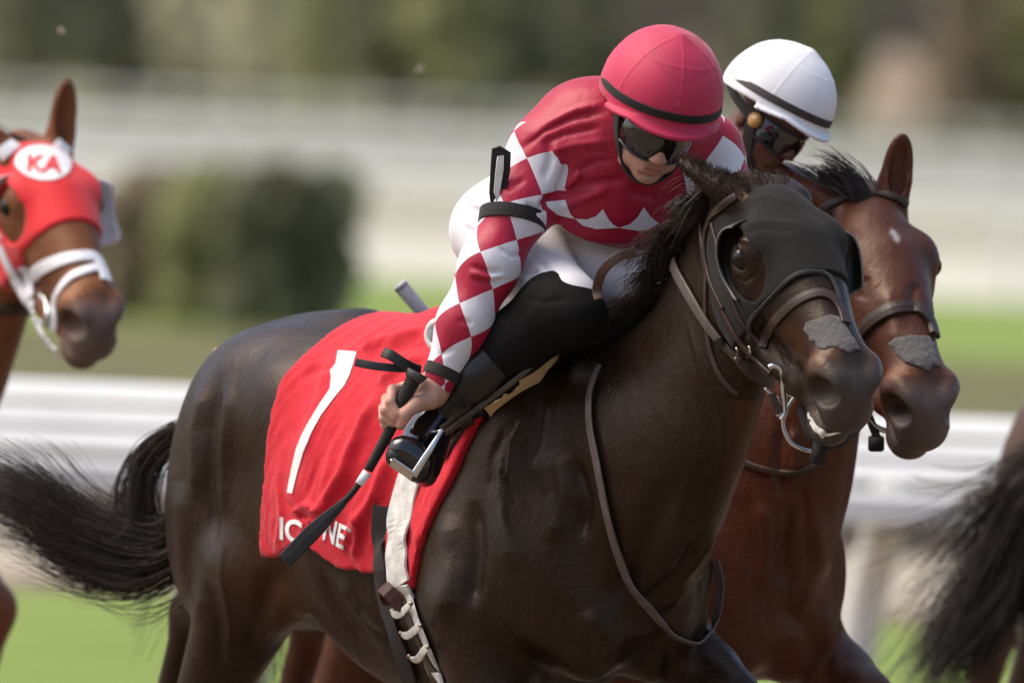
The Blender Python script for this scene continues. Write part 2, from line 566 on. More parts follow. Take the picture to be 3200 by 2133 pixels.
def silk_mat(name, red, white, cols=4.0, length=0.10, phase=0.25, vphase=0.0):
    """harlequin silks: diamonds on the sleeves, a row of points above the hem; coordinates are sewn on as attributes"""
    t = NT(name)
    sep = t.n('SeparateXYZ'); t.l(t.attr('sleeve').outputs['Vector'], sep.inputs[0])     # angle, length along arm, sleeve mask
    u = t.math('ADD', t.math('MULTIPLY', sep.outputs[0], cols / (2 * math.pi)), phase)
    v = t.math('ADD', t.math('MULTIPLY', sep.outputs[1], 1.0 / length), vphase)
    A = t.math('FLOOR', t.math('ADD', u, v)); B = t.math('FLOOR', t.math('SUBTRACT', u, v))
    par = t.math('ABSOLUTE', t.math('MODULO', t.math('ADD', A, B), 2.0))
    isl = t.math('GREATER_THAN', sep.outputs[2], 0.5)
    mask = t.math('MULTIPLY', isl, par)
    nz = t.noise(14, 4, 0.6)
    r = t.mix(t.ramp(nz, 0.3, 0.7), tuple(c * 0.9 for c in red), tuple(min(1, c * 1.1) for c in red))
    t.set(color=t.mix(mask, r, white), rough=0.46, spec=0.35, sheen=0.15, sheen_rough=0.35)
    fine = t.noise(420, 2, 0.6)
    wr = t.noise(16, 3, 0.55, stretch=(1.0, 1.0, 0.5))
    b1 = t.bump(fine, 0.06, 0.001)
    b2 = t.bump(wr, 0.42, 0.014)
    t.l(b1.outputs[0], b2.inputs['Normal'])
    return t.m
def cloth_mat(name, color, rough=0.7, wr=0.25, wscale=18, weave=500, spec=0.2, sheen=0.1, var=0.08, dust=0.0, wbump=0.10):
    t = NT(name)
    nz = t.noise(9, 4, 0.6)
    c = t.mix(t.ramp(nz, 0.3, 0.7), tuple(c * (1 - var) for c in color), tuple(min(1, c * (1 + var)) for c in color))
    if dust:
        c = t.mix(t.math('MULTIPLY', t.ramp(t.noise(130, 6, 0.8), 0.64, 0.72), dust), c, (0.22, 0.17, 0.11))
    t.set(color=c, rough=rough, spec=spec, sheen=sheen)
    b1 = t.bump(t.noise(weave, 2, 0.6), wbump, 0.0015)
    b2 = t.bump(t.noise(wscale, 3, 0.55), wr, 0.01)
    t.l(b1.outputs[0], b2.inputs['Normal'])
    return t.m
def skin_mat(name, color, lips=None):
    t = NT(name)
    nz = t.noise(40, 4, 0.6)
    c = t.mix(t.ramp(nz, 0.35, 0.7), tuple(v * 0.9 for v in color), (min(1, color[0] * 1.12), color[1] * 0.98, color[2] * 0.95))
    a = t.attr('tone'); sep = t.n('SeparateXYZ'); t.l(a.outputs['Vector'], sep.inputs[0])
    c = t.mix(sep.outputs[0], c, (0.42, 0.13, 0.11))
    t.set(color=c, rough=0.5, spec=0.35, sss=0.12)
    t.b.inputs['Subsurface Radius'].default_value = (0.012, 0.005, 0.003)
    t.bump(t.noise(260, 3, 0.6), 0.15, 0.001)
    return t.m
def metal_mat(name, color=(0.62, 0.61, 0.59), rough=0.25):
    t = NT(name)
    nz = t.noise(60, 4, 0.6)
    t.set(color=color, metal=1.0, rough=t.math('ADD', t.math('MULTIPLY', nz, 0.2), rough - 0.08))
    return t.m
def leather_mat(name, color, rough=0.5, spec=0.4):
    t = NT(name)
    nz = t.noise(35, 5, 0.65)
    t.set(color=t.mix(t.ramp(nz, 0.3, 0.75), tuple(v * 0.7 for v in color), tuple(min(1, v * 1.35) for v in color)), rough=rough, spec=spec)
    t.bump(t.noise(300, 4, 0.6), 0.2, 0.001)
    return t.m
def glass_dark(name, color=(0.012, 0.010, 0.012)):
    t = NT(name)
    t.set(color=color, rough=0.06, spec=0.6, coat=0.6, coat_rough=0.03)
    return t.m
def hair_mat(name, color, tipc=None, rough=0.45, spec=0.35):
    t = NT(name)
    nz = t.noise(25, 3, 0.6)
    t.set(color=t.mix(t.ramp(nz, 0.35, 0.7), tuple(c * 0.7 for c in color), tuple(min(1, c * 1.6) for c in color)), rough=rough, spec=spec)
    return t.m
# ------------------------------------------------------------------ the racecourse
def ground_mat(name, c1, c2, scale=3.0, bump=0.4, rough=0.9, fine=60.0):
    t = NT(name)
    big = t.noise(scale, 5, 0.6); sm = t.noise(fine, 4, 0.65)
    f = t.math('ADD', t.math('MULTIPLY', t.ramp(big, 0.3, 0.7), 0.7), t.math('MULTIPLY', sm, 0.3))
    t.set(color=t.mix(f, c1, c2), rough=rough, spec=0.15)
    t.bump(sm, bump, 0.03)
    return t.m
M_GRASS = ground_mat('turf', (0.165, 0.228, 0.050), (0.225, 0.295, 0.078), 0.6)
M_GRASSDULL = ground_mat('rough_grass', (0.10, 0.115, 0.045), (0.17, 0.15, 0.075), 0.8)
M_DIRT = ground_mat('track_dirt', (0.16, 0.115, 0.08), (0.25, 0.19, 0.14), 1.5)
M_SAND = ground_mat('pale_sand', (0.46, 0.45, 0.37), (0.56, 0.545, 0.46), 0.4)
M_SANDGREY = ground_mat('grey_sand', (0.22, 0.22, 0.185), (0.29, 0.29, 0.25), 0.3)
M_TAN = ground_mat('tan_path', (0.34, 0.29, 0.22), (0.45, 0.40, 0.32), 0.8)
M_RAIL = plain('rail_white', (0.84, 0.84, 0.82), rough=0.4, var=0.05, scale=3, bump=0.05)
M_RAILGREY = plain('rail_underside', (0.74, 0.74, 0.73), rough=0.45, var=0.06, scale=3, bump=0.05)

def sheet(name, d0, d1, z, mat, x0=-60, x1=60, n=1):
    y0, y1 = d0 - 25, d1 - 25
    V = [(x0, y0, z), (x1, y0, z), (x1, y1, z), (x0, y1, z)]
    o = mesh_obj(name, V, [[0, 1, 2, 3]], mat, smooth=False)
    return tag(o, kind='structure')
sheet('ground', -400, 2500, 0.0, M_GRASSDULL, -1500, 1500)
sheet('dirt_track', 5, 40.2, 0.004, M_DIRT, -200, 200)
sheet('turf_strip', 40.2, 49.0, 0.004, M_GRASS, -200, 200)
sheet('dirt_edge', 49.0, 50.2, 0.004, M_DIRT, -200, 200)
sheet('sand_path', 50.2, 56.0, 0.004, M_TAN, -200, 200)
sheet('rail_shade_strip', 56.0, 72.0, 0.004, ground_mat('shade_brown', (0.045, 0.034, 0.025), (0.075, 0.056, 0.042), 0.9), -200, 200)  # dark sheet whose colour paints the shade seen below the near rail
sheet('turf_course', 97, 124, 0.004, M_GRASS, -200, 200)
sheet('sand_track', 124, 158, 0.004, M_SAND, -300, 300)
sheet('worn_sand_track', 158, 195, 0.004, ground_mat('worn_sand', (0.28, 0.265, 0.20), (0.36, 0.345, 0.27), 0.3), -300, 300)
sheet('pale_sand_track', 195, 255, 0.004, ground_mat('pale_worn_sand', (0.36, 0.355, 0.29), (0.44, 0.43, 0.36), 0.3), -300, 300)
sheet('grey_sand_track', 255, 430, 0.004, M_SANDGREY, -400, 400)

# near rail: a hooded white plastic rail on leaning posts
def rail(name, label, D, z0, parts_px, post_dx, posts, lean=0.10, skew=0.0, sc=1.0):
    y = D - 25
    root = empty(name, (0, y, 0), label, 'rail')
    xs = np.linspace(-6 * sc, 6 * sc, 25)
    def prof(pts, nm, mat):
        V, F = [], []
        k = len(pts)
        for x in xs:
            for (dy, z) in pts: V.append((x, y + dy - skew * x, z))
        for i in range(len(xs) - 1):
            for j in range(k):
                F.append([i * k + j, i * k + (j + 1) % k, (i + 1) * k + (j + 1) % k, (i + 1) * k + j])
        F.append(list(range(k))[::-1]); F.append([(len(xs) - 1) * k + j for j in range(k)])
        return mesh_obj(nm, V, F, mat, root, smooth=False)
    h = z0
    for k in range(3):                        # hooded cover of three overlapping boards
        z1 = h - 0.076 * k; z2 = z1 - 0.058; d1, d2 = 0.050 - 0.040 * k, 0.012 - 0.040 * k
        prof([(d2, z2), (d1, z1 - 0.006), (d1 + 0.012, z1), (d1 + 0.05, z1), (d2 + 0.05, z2)], 'board', M_RAIL)
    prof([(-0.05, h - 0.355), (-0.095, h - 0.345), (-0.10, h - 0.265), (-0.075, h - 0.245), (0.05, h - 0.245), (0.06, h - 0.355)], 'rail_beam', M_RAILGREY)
    for x in posts:
        pts = catmull([(x - 0.13, y + 0.55, 0.0), (x - 0.07, y + 0.50, 0.45), (x - 0.02, y + 0.32, h - 0.42), (x, y + 0.03, h - 0.26)], 6)
        v, f = tube(pts, 0.072, 10)
        mesh_obj('post', v, f, M_RAIL, root)
    return root
rail('running_rail', 'white running rail with hooded cover and leaning posts just behind the horses', 39.0, 1.13, None, None,
     [P(868, 1900, -14.0)[0], P(2775, 1900, -14.0)[0], P(-1040, 1900, -14.0)[0], P(4690, 1900, -14.0)[0]], skew=0.02)
def far_rail(D, h, n, label):
    y = D - 25
    root = empty('far_rail', (0, y, 0), label, 'rail', 'distant white rails')
    v, f = box_mesh((0, y, h - 0.06), np.array([1., 0, 0]), np.array([0, 1., 0]), np.array([0, 0, 1.]), 60, 0.10, 0.13, 0.02)
    mesh_obj('top_rail', v, f, M_RAIL, root)
    for i in range(n):
        x = (i - (n - 1) / 2) * 2.6
        v, f = tube([(x, y + 0.05, 0), (x, y + 0.05, h - 0.12)], 0.05, 8)
        mesh_obj('post', v, f, M_RAIL, root)
far_rail(126, 1.15, 9, 'white rail across the far side of the bright turf')
far_rail(205, 1.15, 13, 'white rail beyond the pale sand track')
far_rail(330, 1.2, 17, 'farthest white rail in front of the dark trees')

# foliage
def leaf_mat(name, c):
    t = NT(name)
    nz = t.noise(0.9, 4, 0.6)
    col = t.mix(t.ramp(nz, 0.3, 0.7), tuple(v * 0.65 for v in c), tuple(min(1, v * 1.45) for v in c))
    t.set(color=col, rough=0.7, spec=0.25)
    tr = t.n('BsdfTranslucent'); t.l(col, tr.inputs['Color'])          # thin leaves let light through
    ad = t.n('AddShader'); t.l(t.b.outputs[0], ad.inputs[0]); t.l(tr.outputs[0], ad.inputs[1])
    t.l(ad.outputs[0], t.t.nodes['Material Output'].inputs['Surface'])
    return t.m
def leaf_cloud(blobs, n, size):
    """leaf-sized quads scattered through the crown's lobes"""
    w = np.array([b[1][0] * b[1][1] * b[1][2] for b in blobs]) ** 0.67; w /= w.sum()
    idx = RNG.choice(len(blobs), n, p=w)
    d = RNG.normal(size=(n, 3)); d /= np.linalg.norm(d, axis=1, keepdims=True)
    rr = RNG.uniform(0.35, 1.05, n) ** 0.6
    C = np.array([b[0] for b in blobs])[idx] + d * rr[:, None] * np.array([b[1] for b in blobs])[idx]
    a = RNG.normal(size=(n, 3)); a /= np.linalg.norm(a, axis=1, keepdims=True)
    b = np.cross(a, RNG.normal(size=(n, 3))); b /= np.linalg.norm(b, axis=1, keepdims=True)
    s = size * RNG.uniform(0.6, 1.4, (n, 1))
    V = np.stack([C - a * s, C + b * s * 0.6, C + a * s, C - b * s * 0.6], 1).reshape(-1, 3)
    return V, np.arange(4 * n).reshape(-1, 4)
M_BARK = plain('bark', (0.09, 0.07, 0.055), rough=0.9, scale=4, bump=0.5, bdist=0.03)
LEAF = {'dark': leaf_mat('leaf_dark', (0.135, 0.140, 0.090)), 'olive': leaf_mat('leaf_olive', (0.20, 0.205, 0.105)),
        'pale': leaf_mat('leaf_pale', (0.34, 0.33, 0.25)), 'brown': leaf_mat('leaf_brown', (0.19, 0.155, 0.11)), 'rose': leaf_mat('leaf_rose', (0.42, 0.35, 0.30))}
def tree(px, D, h, w, kind, label, n=1500, low=0.3, name='tree'):
    y = D - 25
    x = P(px, 300, -y)[0]
    root = empty(name, (x, y, 0), label, 'tree' if name == 'tree' else 'shrub', 'trees beyond the course' if name == 'tree' else None)
    tv = [tube([(x, y, -0.1), (x + 0.1 * w * 0.1, y, h * 0.3), (x - 0.02 * w, y, h * 0.62), (x, y, h * 0.9)], [h * 0.028, h * 0.022, h * 0.014, h * 0.004], 8)]
    for k in range(6):
        a = 2.4 * k; z = h * (0.28 + 0.09 * k)
        tv.append(tube([(x, y, z), (x + math.cos(a) * w * 0.2, y + math.sin(a) * w * 0.2, z + h * 0.07), (x + math.cos(a) * w * 0.36, y + math.sin(a) * w * 0.36, z + h * 0.10)], [h * 0.010, h * 0.007, h * 0.003], 6))
    v, f = merge(*tv)
    mesh_obj('trunk', v, f, M_BARK, root)
    bl = []
    for k in range(9):
        a = 2.4 * k + px; t = (k + 0.5) / 9
        z = h * (low + (0.95 - low) * t); r = w * 0.34 * (1.0 - 0.45 * t)
        bl.append(((x + math.cos(a) * r * 0.7, y + math.sin(a) * r * 0.7, z), (w * 0.26 * (1.15 - 0.5 * t), w * 0.26 * (1.15 - 0.5 * t), h * 0.13)))
    V, Q = leaf_cloud(bl, n, 0.032 * h)
    mesh_obj('crown', V, Q, LEAF[kind], root, smooth=False)
TL = [(-160, 450, 9, 6, 'olive', 'olive tree at the far left edge'), (110, 446, 10, 6, 'dark', 'dark leafy tree behind the red-hooded horse'), (340, 455, 9, 4.5, 'dark', 'second dark tree from the left, right of the red hood'),
      (560, 470, 8, 4.2, 'pale', 'pale grey-green tree nearest the left dark pair'), (800, 475, 9, 4.5, 'pale', 'pale feathery tree midway between the dark tree groups'), (1010, 465, 7.5, 4, 'olive', 'olive tree left of the dark group beside the rider'),
      (1200, 450, 10, 4.5, 'dark', 'dark tree farthest left of the group beside the rider in red'), (1400, 446, 11, 5, 'olive', 'broad olive tree just left of the red cap'),
      (1600, 452, 10, 4.5, 'dark', 'dark tree behind the shoulder of the rider in red'), (1820, 458, 8.5, 4.2, 'dark', 'dark tree directly behind the red cap'),
      (2130, 466, 3.7, 4.4, 'brown', 'low brownish tree between the two caps'), (2400, 450, 9.5, 4, 'dark', 'dark tree behind the white cap'),
      (2590, 456, 8.5, 3.6, 'olive', 'olive tree right of the white cap'), (2810, 474, 3.5, 4.2, 'rose', 'low pinkish brown tree right of the white cap'),
      (3020, 448, 9, 3.8, 'brown', 'brown tree second from the right edge'), (3200, 452, 10, 4.5, 'olive', 'olive tree near the right edge'), (3420, 455, 9, 6, 'dark', 'dark tree at the far right edge')]
for (px, D, h, w, kd, lb) in TL:
    tree(px, D, h, w, kd, lb, low=0.12)
for i in range(5):                            # the row of trees goes on to both sides of the picture
    tree(-480 - 330 * i, 450 + 7 * (i % 3), 8.5 + (i * 7 % 3), 5, ('dark', 'olive', 'pale')[i % 3], ('first', 'second', 'third', 'fourth', 'fifth')[i] + ' tree of the row past the left edge of the picture', n=900, low=0.12)
    tree(3720 + 330 * i, 450 + 7 * (i % 3), 8.5 + (i * 5 % 3), 5, ('olive', 'dark', 'brown')[i % 3], ('first', 'second', 'third', 'fourth', 'fifth')[i] + ' tree of the row past the right edge of the picture', n=900, low=0.12)
# clipped shrubs in the infield behind the left horse
def shrub(px, D, h, w, kind, label, n=7000):
    y = D - 25; x = P(px, 900, -y)[0]
    root = empty('shrub', (x, y, 0), label, 'shrub', 'infield shrubs')
    tv = [tube([(x + 0.1 * w * math.cos(k), y + 0.1 * w * math.sin(k), 0), (x + 0.22 * w * math.cos(2.1 * k), y + 0.2 * w * math.sin(2.1 * k), h * 0.7)], [0.03, 0.012], 6) for k in range(5)]
    v, f = merge(*tv); mesh_obj('stem', v, f, M_BARK, root)
    bl = []
    for k in range(60):                       # clipped square, so the lobes fill a box
        bl.append(((x + w * (-0.40 + 0.80 * ((k * 0.618) % 1.0)), y + w * RNG.uniform(-0.25, 0.25), h * (0.10 + 0.80 * (k + 0.5) / 60)), (w * 0.15, w * 0.15, h * 0.11)))
    V, Q = leaf_cloud(bl, n, 0.075)
    mesh_obj('foliage', V, Q, LEAF[kind], root, smooth=False)
shrub(900, 98, 1.40, 1.15, 'dark', 'dark green infield shrub behind the rump of the dark horse')
shrub(700, 99, 1.38, 1.1, 'olive', 'olive infield shrub between the brown shrub and the dark one')
shrub(500, 100, 1.30, 1.0, 'brown', 'brownish infield shrub right of the red-hooded horse')
shrub(330, 101, 1.05, 0.8, 'olive', 'low olive infield shrub behind the red-hooded horse')

# ------------------------------------------------------------------ horses
def loft_prim(tab, k=0.05, zoff=0.0, p=2.25):
    """trunk: table of (a, top, bottom, half width) along the horse's own axis (local frame)"""
    tab = np.asarray(sorted(tab), float)
    aa = np.linspace(tab[0, 0], tab[-1, 0], 240)
    cols = []
    ker = np.hanning(23); ker /= ker.sum()
    for c in (1, 2, 3):
        v = np.interp(aa, tab[:, 0], tab[:, c])
        cols.append(np.convolve(np.pad(v, 11, mode='edge'), ker, 'valid'))
    top, bot, hw = cols
    a0, a1 = tab[0, 0], tab[-1, 0]
    def fn(X, Y, Z):
        x = X.ravel() if X.ndim == 3 else X
        tt = np.interp(x, aa, top).astype(np.float32)[:, None, None]
        bb = np.interp(x, aa, bot).astype(np.float32)[:, None, None]
        ww = np.interp(x, aa, hw).astype(np.float32)[:, None, None]
        zc = (tt + bb) / 2; hh = (tt - bb) / 2
        yy = np.abs(Y) / ww
        zz = (Z - zc) / hh
        yy = yy * (1 + 0.18 * np.maximum(zz, 0) ** 2)        # narrower towards the spine
        r = (yy ** p + np.abs(zz) ** p) ** (1 / p)
        d = (r - 1) * np.minimum(ww, hh) * np.float32(0.92)
        e = np.maximum(a0 - X, X - a1)
        return np.maximum(d, e.astype(np.float32) + 0 * d)
    return dict(t='fn', fn=fn, lo=np.array([a0, -hw.max(), bot.min()]), hi=np.array([a1, hw.max(), top.max()]), k=k, op='+')

TRUNK = [(0.37, 1.26, 1.04, .07), (0.31, 1.34, 0.98, .15), (0.22, 1.44, 0.90, .20), (0.10, 1.54, 0.84, .225), (-0.05, 1.61, 0.80, .24),
         (-0.25, 1.605, 0.79, .275), (-0.45, 1.60, 0.83, .295), (-0.63, 1.595, 0.93, .285), (-0.76, 1.59, 1.02, .265),
         (-0.90, 1.585, 1.08, .235), (-1.04, 1.54, 1.13, .20), (-1.15, 1.46, 1.16, .15), (-1.22, 1.38, 1.22, .07)]


def both(*prs):
    out = []
    for p in prs:
        q = dict(p)
        if p['t'] == 'ell':
            q['c'] = p['c'] * [1, -1, 1]
            M = np.diag([1, -1, 1.0]); q['R'] = M @ p['R'] @ M
        else:
            q['a'] = p['a'] * [1, -1, 1]; q['b'] = p['b'] * [1, -1, 1]
        out += [p, q]
    return out
def Ry(deg):   # rotation in the side plane
    return np.array(Matrix.Rotation(math.radians(deg), 3, 'Y'))
def Rz(deg):
    return np.array(Matrix.Rotation(math.radians(deg), 3, 'Z'))
def Rx(deg):
    return np.array(Matrix.Rotation(math.radians(deg), 3, 'X'))

def head_prims(ear=None, mouth=0.0):
    """a thoroughbred's head in its own frame: x from poll to nose, y left, z out of the face"""
    L = []
    L += [ell((0.105, 0, -0.135), (0.105, 0.076, 0.085), k=0.04),
          ell((0.165, 0, -0.088), (0.125, 0.086, 0.078), Ry(6), k=0.04),
          ell((0.27, 0, -0.078), (0.13, 0.068, 0.064), k=0.05)]
    L += both(ell((0.178, 0.079, -0.062), (0.050, 0.030, 0.036), Rz(12), k=0.035),          # brow over the eye
              ell((0.195, 0.080, -0.105), (0.055, 0.024, 0.034), k=0.03),
              cap((0.20, 0.080, -0.118), (0.345, 0.056, -0.118), 0.016, 0.011, k=0.035),     # facial crest
              ell((0.150, 0.060, -0.195), (0.120, 0.038, 0.115), Ry(18), k=0.04),            # cheek
              cap((0.10, 0.050, -0.280), (0.25, 0.040, -0.255), 0.028, 0.024, k=0.04),
              cap((0.25, 0.038, -0.262), (0.43, 0.024, -0.195), 0.026, 0.024, k=0.04),       # jaw bar
              ell((0.035, 0.045, -0.16), (0.06, 0.04, 0.09), k=0.04))
    L += [cap((0.22, 0, -0.066), (0.485, 0, -0.046), 0.058, 0.037, k=0.045, n=np.array([0, 1.0, 0]), s=1.12),
          cap((0.25, 0, -0.14), (0.47, 0, -0.096), 0.074, 0.050, k=0.05, n=np.array([0, 1.0, 0]), s=0.84),
          ell((0.510, 0, -0.086), (0.075, 0.051, 0.062), k=0.04),
          ell((0.556, 0, -0.090), (0.045, 0.046, 0.054), k=0.03),
          ell((0.568, 0, -0.120), (0.040, 0.050, 0.042), k=0.025)]                            # upper lip
    L += both(ell((0.528, 0.046, -0.072), (0.052, 0.028, 0.048), Rz(-14), k=0.022),          # nostril wings
              ell((0.552, 0.036, -0.050), (0.024, 0.018, 0.022), k=0.02))
    L += [cap((0.42, 0, -0.185), (0.545, 0, -0.182 - mouth), 0.027, 0.028, k=0.03, n=np.array([0, 1.0, 0]), s=1.25),
          ell((0.525, 0, -0.196 - mouth), (0.038, 0.038, 0.028), k=0.02)]                     # chin
    # carving: nostrils, mouth, eye sockets, hollow above the eye
    L += both(ell((0.556, 0.066, -0.074), (0.042, 0.033, 0.031), Ry(-30) @ Rz(-35), k=0.010, op='-'),
              cap((0.585, 0.03, -0.158 - mouth * .4), (0.455, 0.054, -0.146), 0.006, 0.004, k=0.012, op='-'),
              ell((0.186, 0.109, -0.083), (0.026, 0.024, 0.017), Ry(8), k=0.012, op='-'),
              ell((0.105, 0.092, -0.065), (0.04, 0.02, 0.022), k=0.04, op='-'))
    L += [cap((0.61, 0, -0.158 - mouth * .4), (0.585, 0.03, -0.158 - mouth * .4), 0.006, 0.006, k=0.012, op='-'),
          cap((0.61, 0, -0.158 - mouth * .4), (0.585, -0.03, -0.158 - mouth * .4), 0.006, 0.006, k=0.012, op='-')]
    for sgn, (dx, dy, dz, ln, ox, oy, oz) in (ear or {}).items():
        b = np.array([0.045, sgn * 0.056, -0.085]); d = unit([dx, dy * sgn, dz]); o = unit([ox, oy * sgn, oz])
        n = unit(np.cross(d, o))                                                              # across the ear
        o = np.cross(n, d)
        Re = np.stack([d, n, o], 1)
        c = b + d * ln * 0.5
        L += [cap(b - d * 0.02, b + d * 0.05, 0.026, 0.027, k=0.03),
              ell(c + d * 0.0, (ln * 0.55, 0.030, 0.020), Re, k=0.02),
              ell(c + d * 0.012 + o * 0.017, (ln * 0.46, 0.019, 0.016), Re, k=0.008, op='-')]
    return L
def xf(prims, Fm, sc=1.0):
    out = []
    for p in prims:
        q = dict(p)
        if p['t'] == 'ell':
            q['c'] = Fm.p(*(p['c'] * sc)); q['R'] = Fm.R @ p['R']; q['r'] = p['r'] * sc
        else:
            q['a'] = Fm.p(*(p['a'] * sc)); q['b'] = Fm.p(*(p['b'] * sc)); q['ra'] = p['ra'] * sc; q['rb'] = p['rb'] * sc
            if p['n'] is not None: q['n'] = Fm.R @ p['n']
        out.append(q)
    return out

def leg_prims(pts, rs, k=0.05):
    return chain([np.array(p, float) for p in pts], rs, k)

class Horse:
    def __init__(s, ox, oy, oz, theta, poll, head_yaw, head_pitch, head_roll=0.0, scale=1.0):
        """withers above (ox, oy); theta: turn towards the camera; poll: picture position; head angles in degrees (world)"""
        t = math.radians(theta)
        s.fr = Frame((ox, oy, oz), (math.cos(t), -math.sin(t), 0), (math.sin(t), math.cos(t), 0), (0, 0, 1))
        s.poll_w = plane_hit(poll[0], poll[1], s.fr.p(0, poll[2], 0), s.fr.R[:, 1])
        a = math.radians(head_yaw); b = math.radians(head_pitch); r = math.radians(head_roll)
        fx = np.array([math.cos(a), -math.sin(a), 0]); up = np.array([0, 0, 1.0])
        hx = math.cos(b) * fx - math.sin(b) * up; hz = math.sin(b) * fx + math.cos(b) * up
        hy = np.cross(hz, hx)
        hy, hz = math.cos(r) * hy + math.sin(r) * hz, -math.sin(r) * hy + math.cos(r) * hz
        eo = scale * (0.186 * hx - 0.10 * hy - 0.083 * hz)                  # poll to near eye; poll[0:2] is where that eye is seen
        e = plane_hit(poll[0], poll[1], s.fr.p(0, poll[2], 0) + s.fr.R[:, 1] * (eo @ s.fr.R[:, 1]), s.fr.R[:, 1])
        s.poll_w = e - eo
        s.hw = Frame(s.poll_w, hx * scale, hy * scale, hz * scale)         # world frame of the head
        s.hl = Frame(s.fr.inv(s.poll_w), *[s.fr.R.T @ v for v in (hx, hy, hz)])
        s.hs = scale
        s.scale = scale

    def body_prims(s, legs, neck_mid=(0.0, 0.0), extra=(), neck_r=(0.32, 0.265, 0.198, 0.150, 0.126)):
        L = [loft_prim(TRUNK, k=0.06)]
        L += both(ell((-0.82, 0.115, 1.405), (0.26, 0.135, 0.165), Ry(6), k=0.08),           # rump
                  ell((-0.68, 0.205, 1.40), (0.085, 0.05, 0.08), k=0.08),                     # point of hip
                  ell((-0.93, 0.165, 1.20), (0.19, 0.125, 0.30), Ry(8), k=0.09),              # thigh
                  ell((-1.08, 0.105, 1.20), (0.115, 0.095, 0.24), k=0.08),                    # buttock
                  ell((-0.76, 0.185, 1.08), (0.12, 0.085, 0.15), Ry(-15), k=0.08),            # stifle
                  ell((0.05, 0.150, 1.30), (0.13, 0.075, 0.29), Ry(22), k=0.10),              # shoulder blade
                  ell((0.02, 0.19, 1.08), (0.17, 0.085, 0.16), Ry(-25), k=0.10),              # upper arm
                  ell((0.24, 0.150, 1.12), (0.11, 0.085, 0.15), k=0.10),                      # point of shoulder
                  ell((0.30, 0.080, 1.02), (0.095, 0.085, 0.13), k=0.07))                     # breast
        L += [cap((-0.10, 0, 1.56), (-0.32, 0, 1.53), 0.07, 0.08, k=0.08),
              cap((-0.72, 0, 1.535), (-1.02, 0, 1.50), 0.07, 0.06, k=0.08),
              cap((-1.10, 0, 1.43), (-1.26, 0, 1.34), 0.05, 0.035, k=0.06)]                   # dock of the tail
        # neck: from the breast and withers up to the poll
        hl = s.hl
        top = hl.p(0.02, 0, -0.205)                       # behind the poll, middle of the neck
        base = np.array([0.15, 0.0, 1.25])
        mid = base * 0.5 + top * 0.5 + np.array([neck_mid[0], 0, neck_mid[1]])
        n = np.array([0, 1.0, 0])
        pts = catmull([base, mid, top], 3)
        rs = np.interp(np.linspace(0, 1, len(pts)), [0, .25, .5, .75, 1], list(neck_r))
        ws = np.interp(np.linspace(0, 1, len(pts)), [0, .5, 1], [0.66, 0.52, 0.56])
        for i in range(len(pts) - 1):
            L.append(cap(pts[i], pts[i + 1], rs[i], rs[i + 1], k=0.05, n=n, s=float((ws[i] + ws[i + 1]) / 2)))
        for lg in legs:
            L += lg
        return L + list(extra)

    def mesh(s, prims, head, h_body, h_head, cut=-0.20, zmin=None):
        """one surface; a finer grid from the throat forward"""
        fr = s.fr
        hp = xf(head, s.hl, s.hs)
        allp = prims + hp
        lo, hi = bounds(allp)
        if zmin is not None: lo[2] = zmin
        Vb, Qb = sculpt(allp, h_body, lo, hi)
        c0 = s.hl.o
        reg = lambda W, e: (W[:, 0] > c0[0] + cut - e) & (W[:, 2] > c0[2] - 0.66 - e)
        Vb, Qb = keep_faces(Vb, Qb, ~reg(Vb, 0.0))
        l2, h2 = bounds(hp, 0.04)
        l2[0] = min(l2[0], c0[0] + cut - 0.04); l2[2] = min(l2[2], c0[2] - 0.70); l2[1] -= 0.06; h2[1] += 0.06
        Vh, Qh = sculpt(allp, h_head, l2, h2)
        Vh, Qh = keep_faces(Vh, Qh, reg(Vh, 0.012))
        V = np.concatenate([Vb, Vh]); Q = np.concatenate([Qb, Qh + len(Vb)])
        s.nb = len(Vb)
        return fr.o + V @ fr.R.T, Q
# ------------------------------------------------------------------ horse in front: dark bay, number 1
H1 = Horse(0.08, 0.0, 0.06, 56, (2319, 798, 0.0), 63, 45, 6, 1.05)
hind_near = leg_prims([(-0.80, -0.18, 1.04), (-1.05, -0.19, 0.66), (-1.13, -0.19, 0.54), (-1.02, -0.19, 0.22), (-0.99, -0.19, 0.15), (-0.91, -0.19, 0.03)], [0.12, 0.052, 0.045, 0.033, 0.036, 0.045])
hind_far = leg_prims([(-0.95, 0.18, 1.04), (-1.50, 0.17, 0.94), (-1.60, 0.17, 0.92), (-1.72, 0.16, 0.60), (-1.76, 0.16, 0.52), (-1.86, 0.16, 0.46)], [0.12, 0.055, 0.045, 0.033, 0.036, 0.045])
fore_near = leg_prims([(0.06, -0.19, 1.02), (0.16, -0.19, 0.72), (0.17, -0.19, 0.56), (0.12, -0.19, 0.27), (0.11, -0.19, 0.18), (0.17, -0.19, 0.04)], [0.115, 0.06, 0.05, 0.032, 0.037, 0.05])
fore_far = leg_prims([(0.10, 0.18, 1.02), (0.33, 0.20, 0.90), (0.42, 0.20, 0.86), (0.36, 0.19, 0.56), (0.34, 0.19, 0.48), (0.24, 0.19, 0.41)], [0.115, 0.068, 0.055, 0.034, 0.038, 0.05])
EARS1 = {-1: (-0.80, 0.55, -0.05, 0.145, 0.2, 0.3, -0.9), 1: (-1.0, 0.0, -0.75, 0.13, 0.2, 0.9, -0.3)}
b1 = H1.body_prims([hind_near, hind_far, fore_near, fore_far], neck_mid=(0.080, -0.070), neck_r=(0.32, 0.250, 0.172, 0.138, 0.124))
V1, Q1 = H1.mesh(b1, head_prims(EARS1, 0.012), 0.006, 0.004)
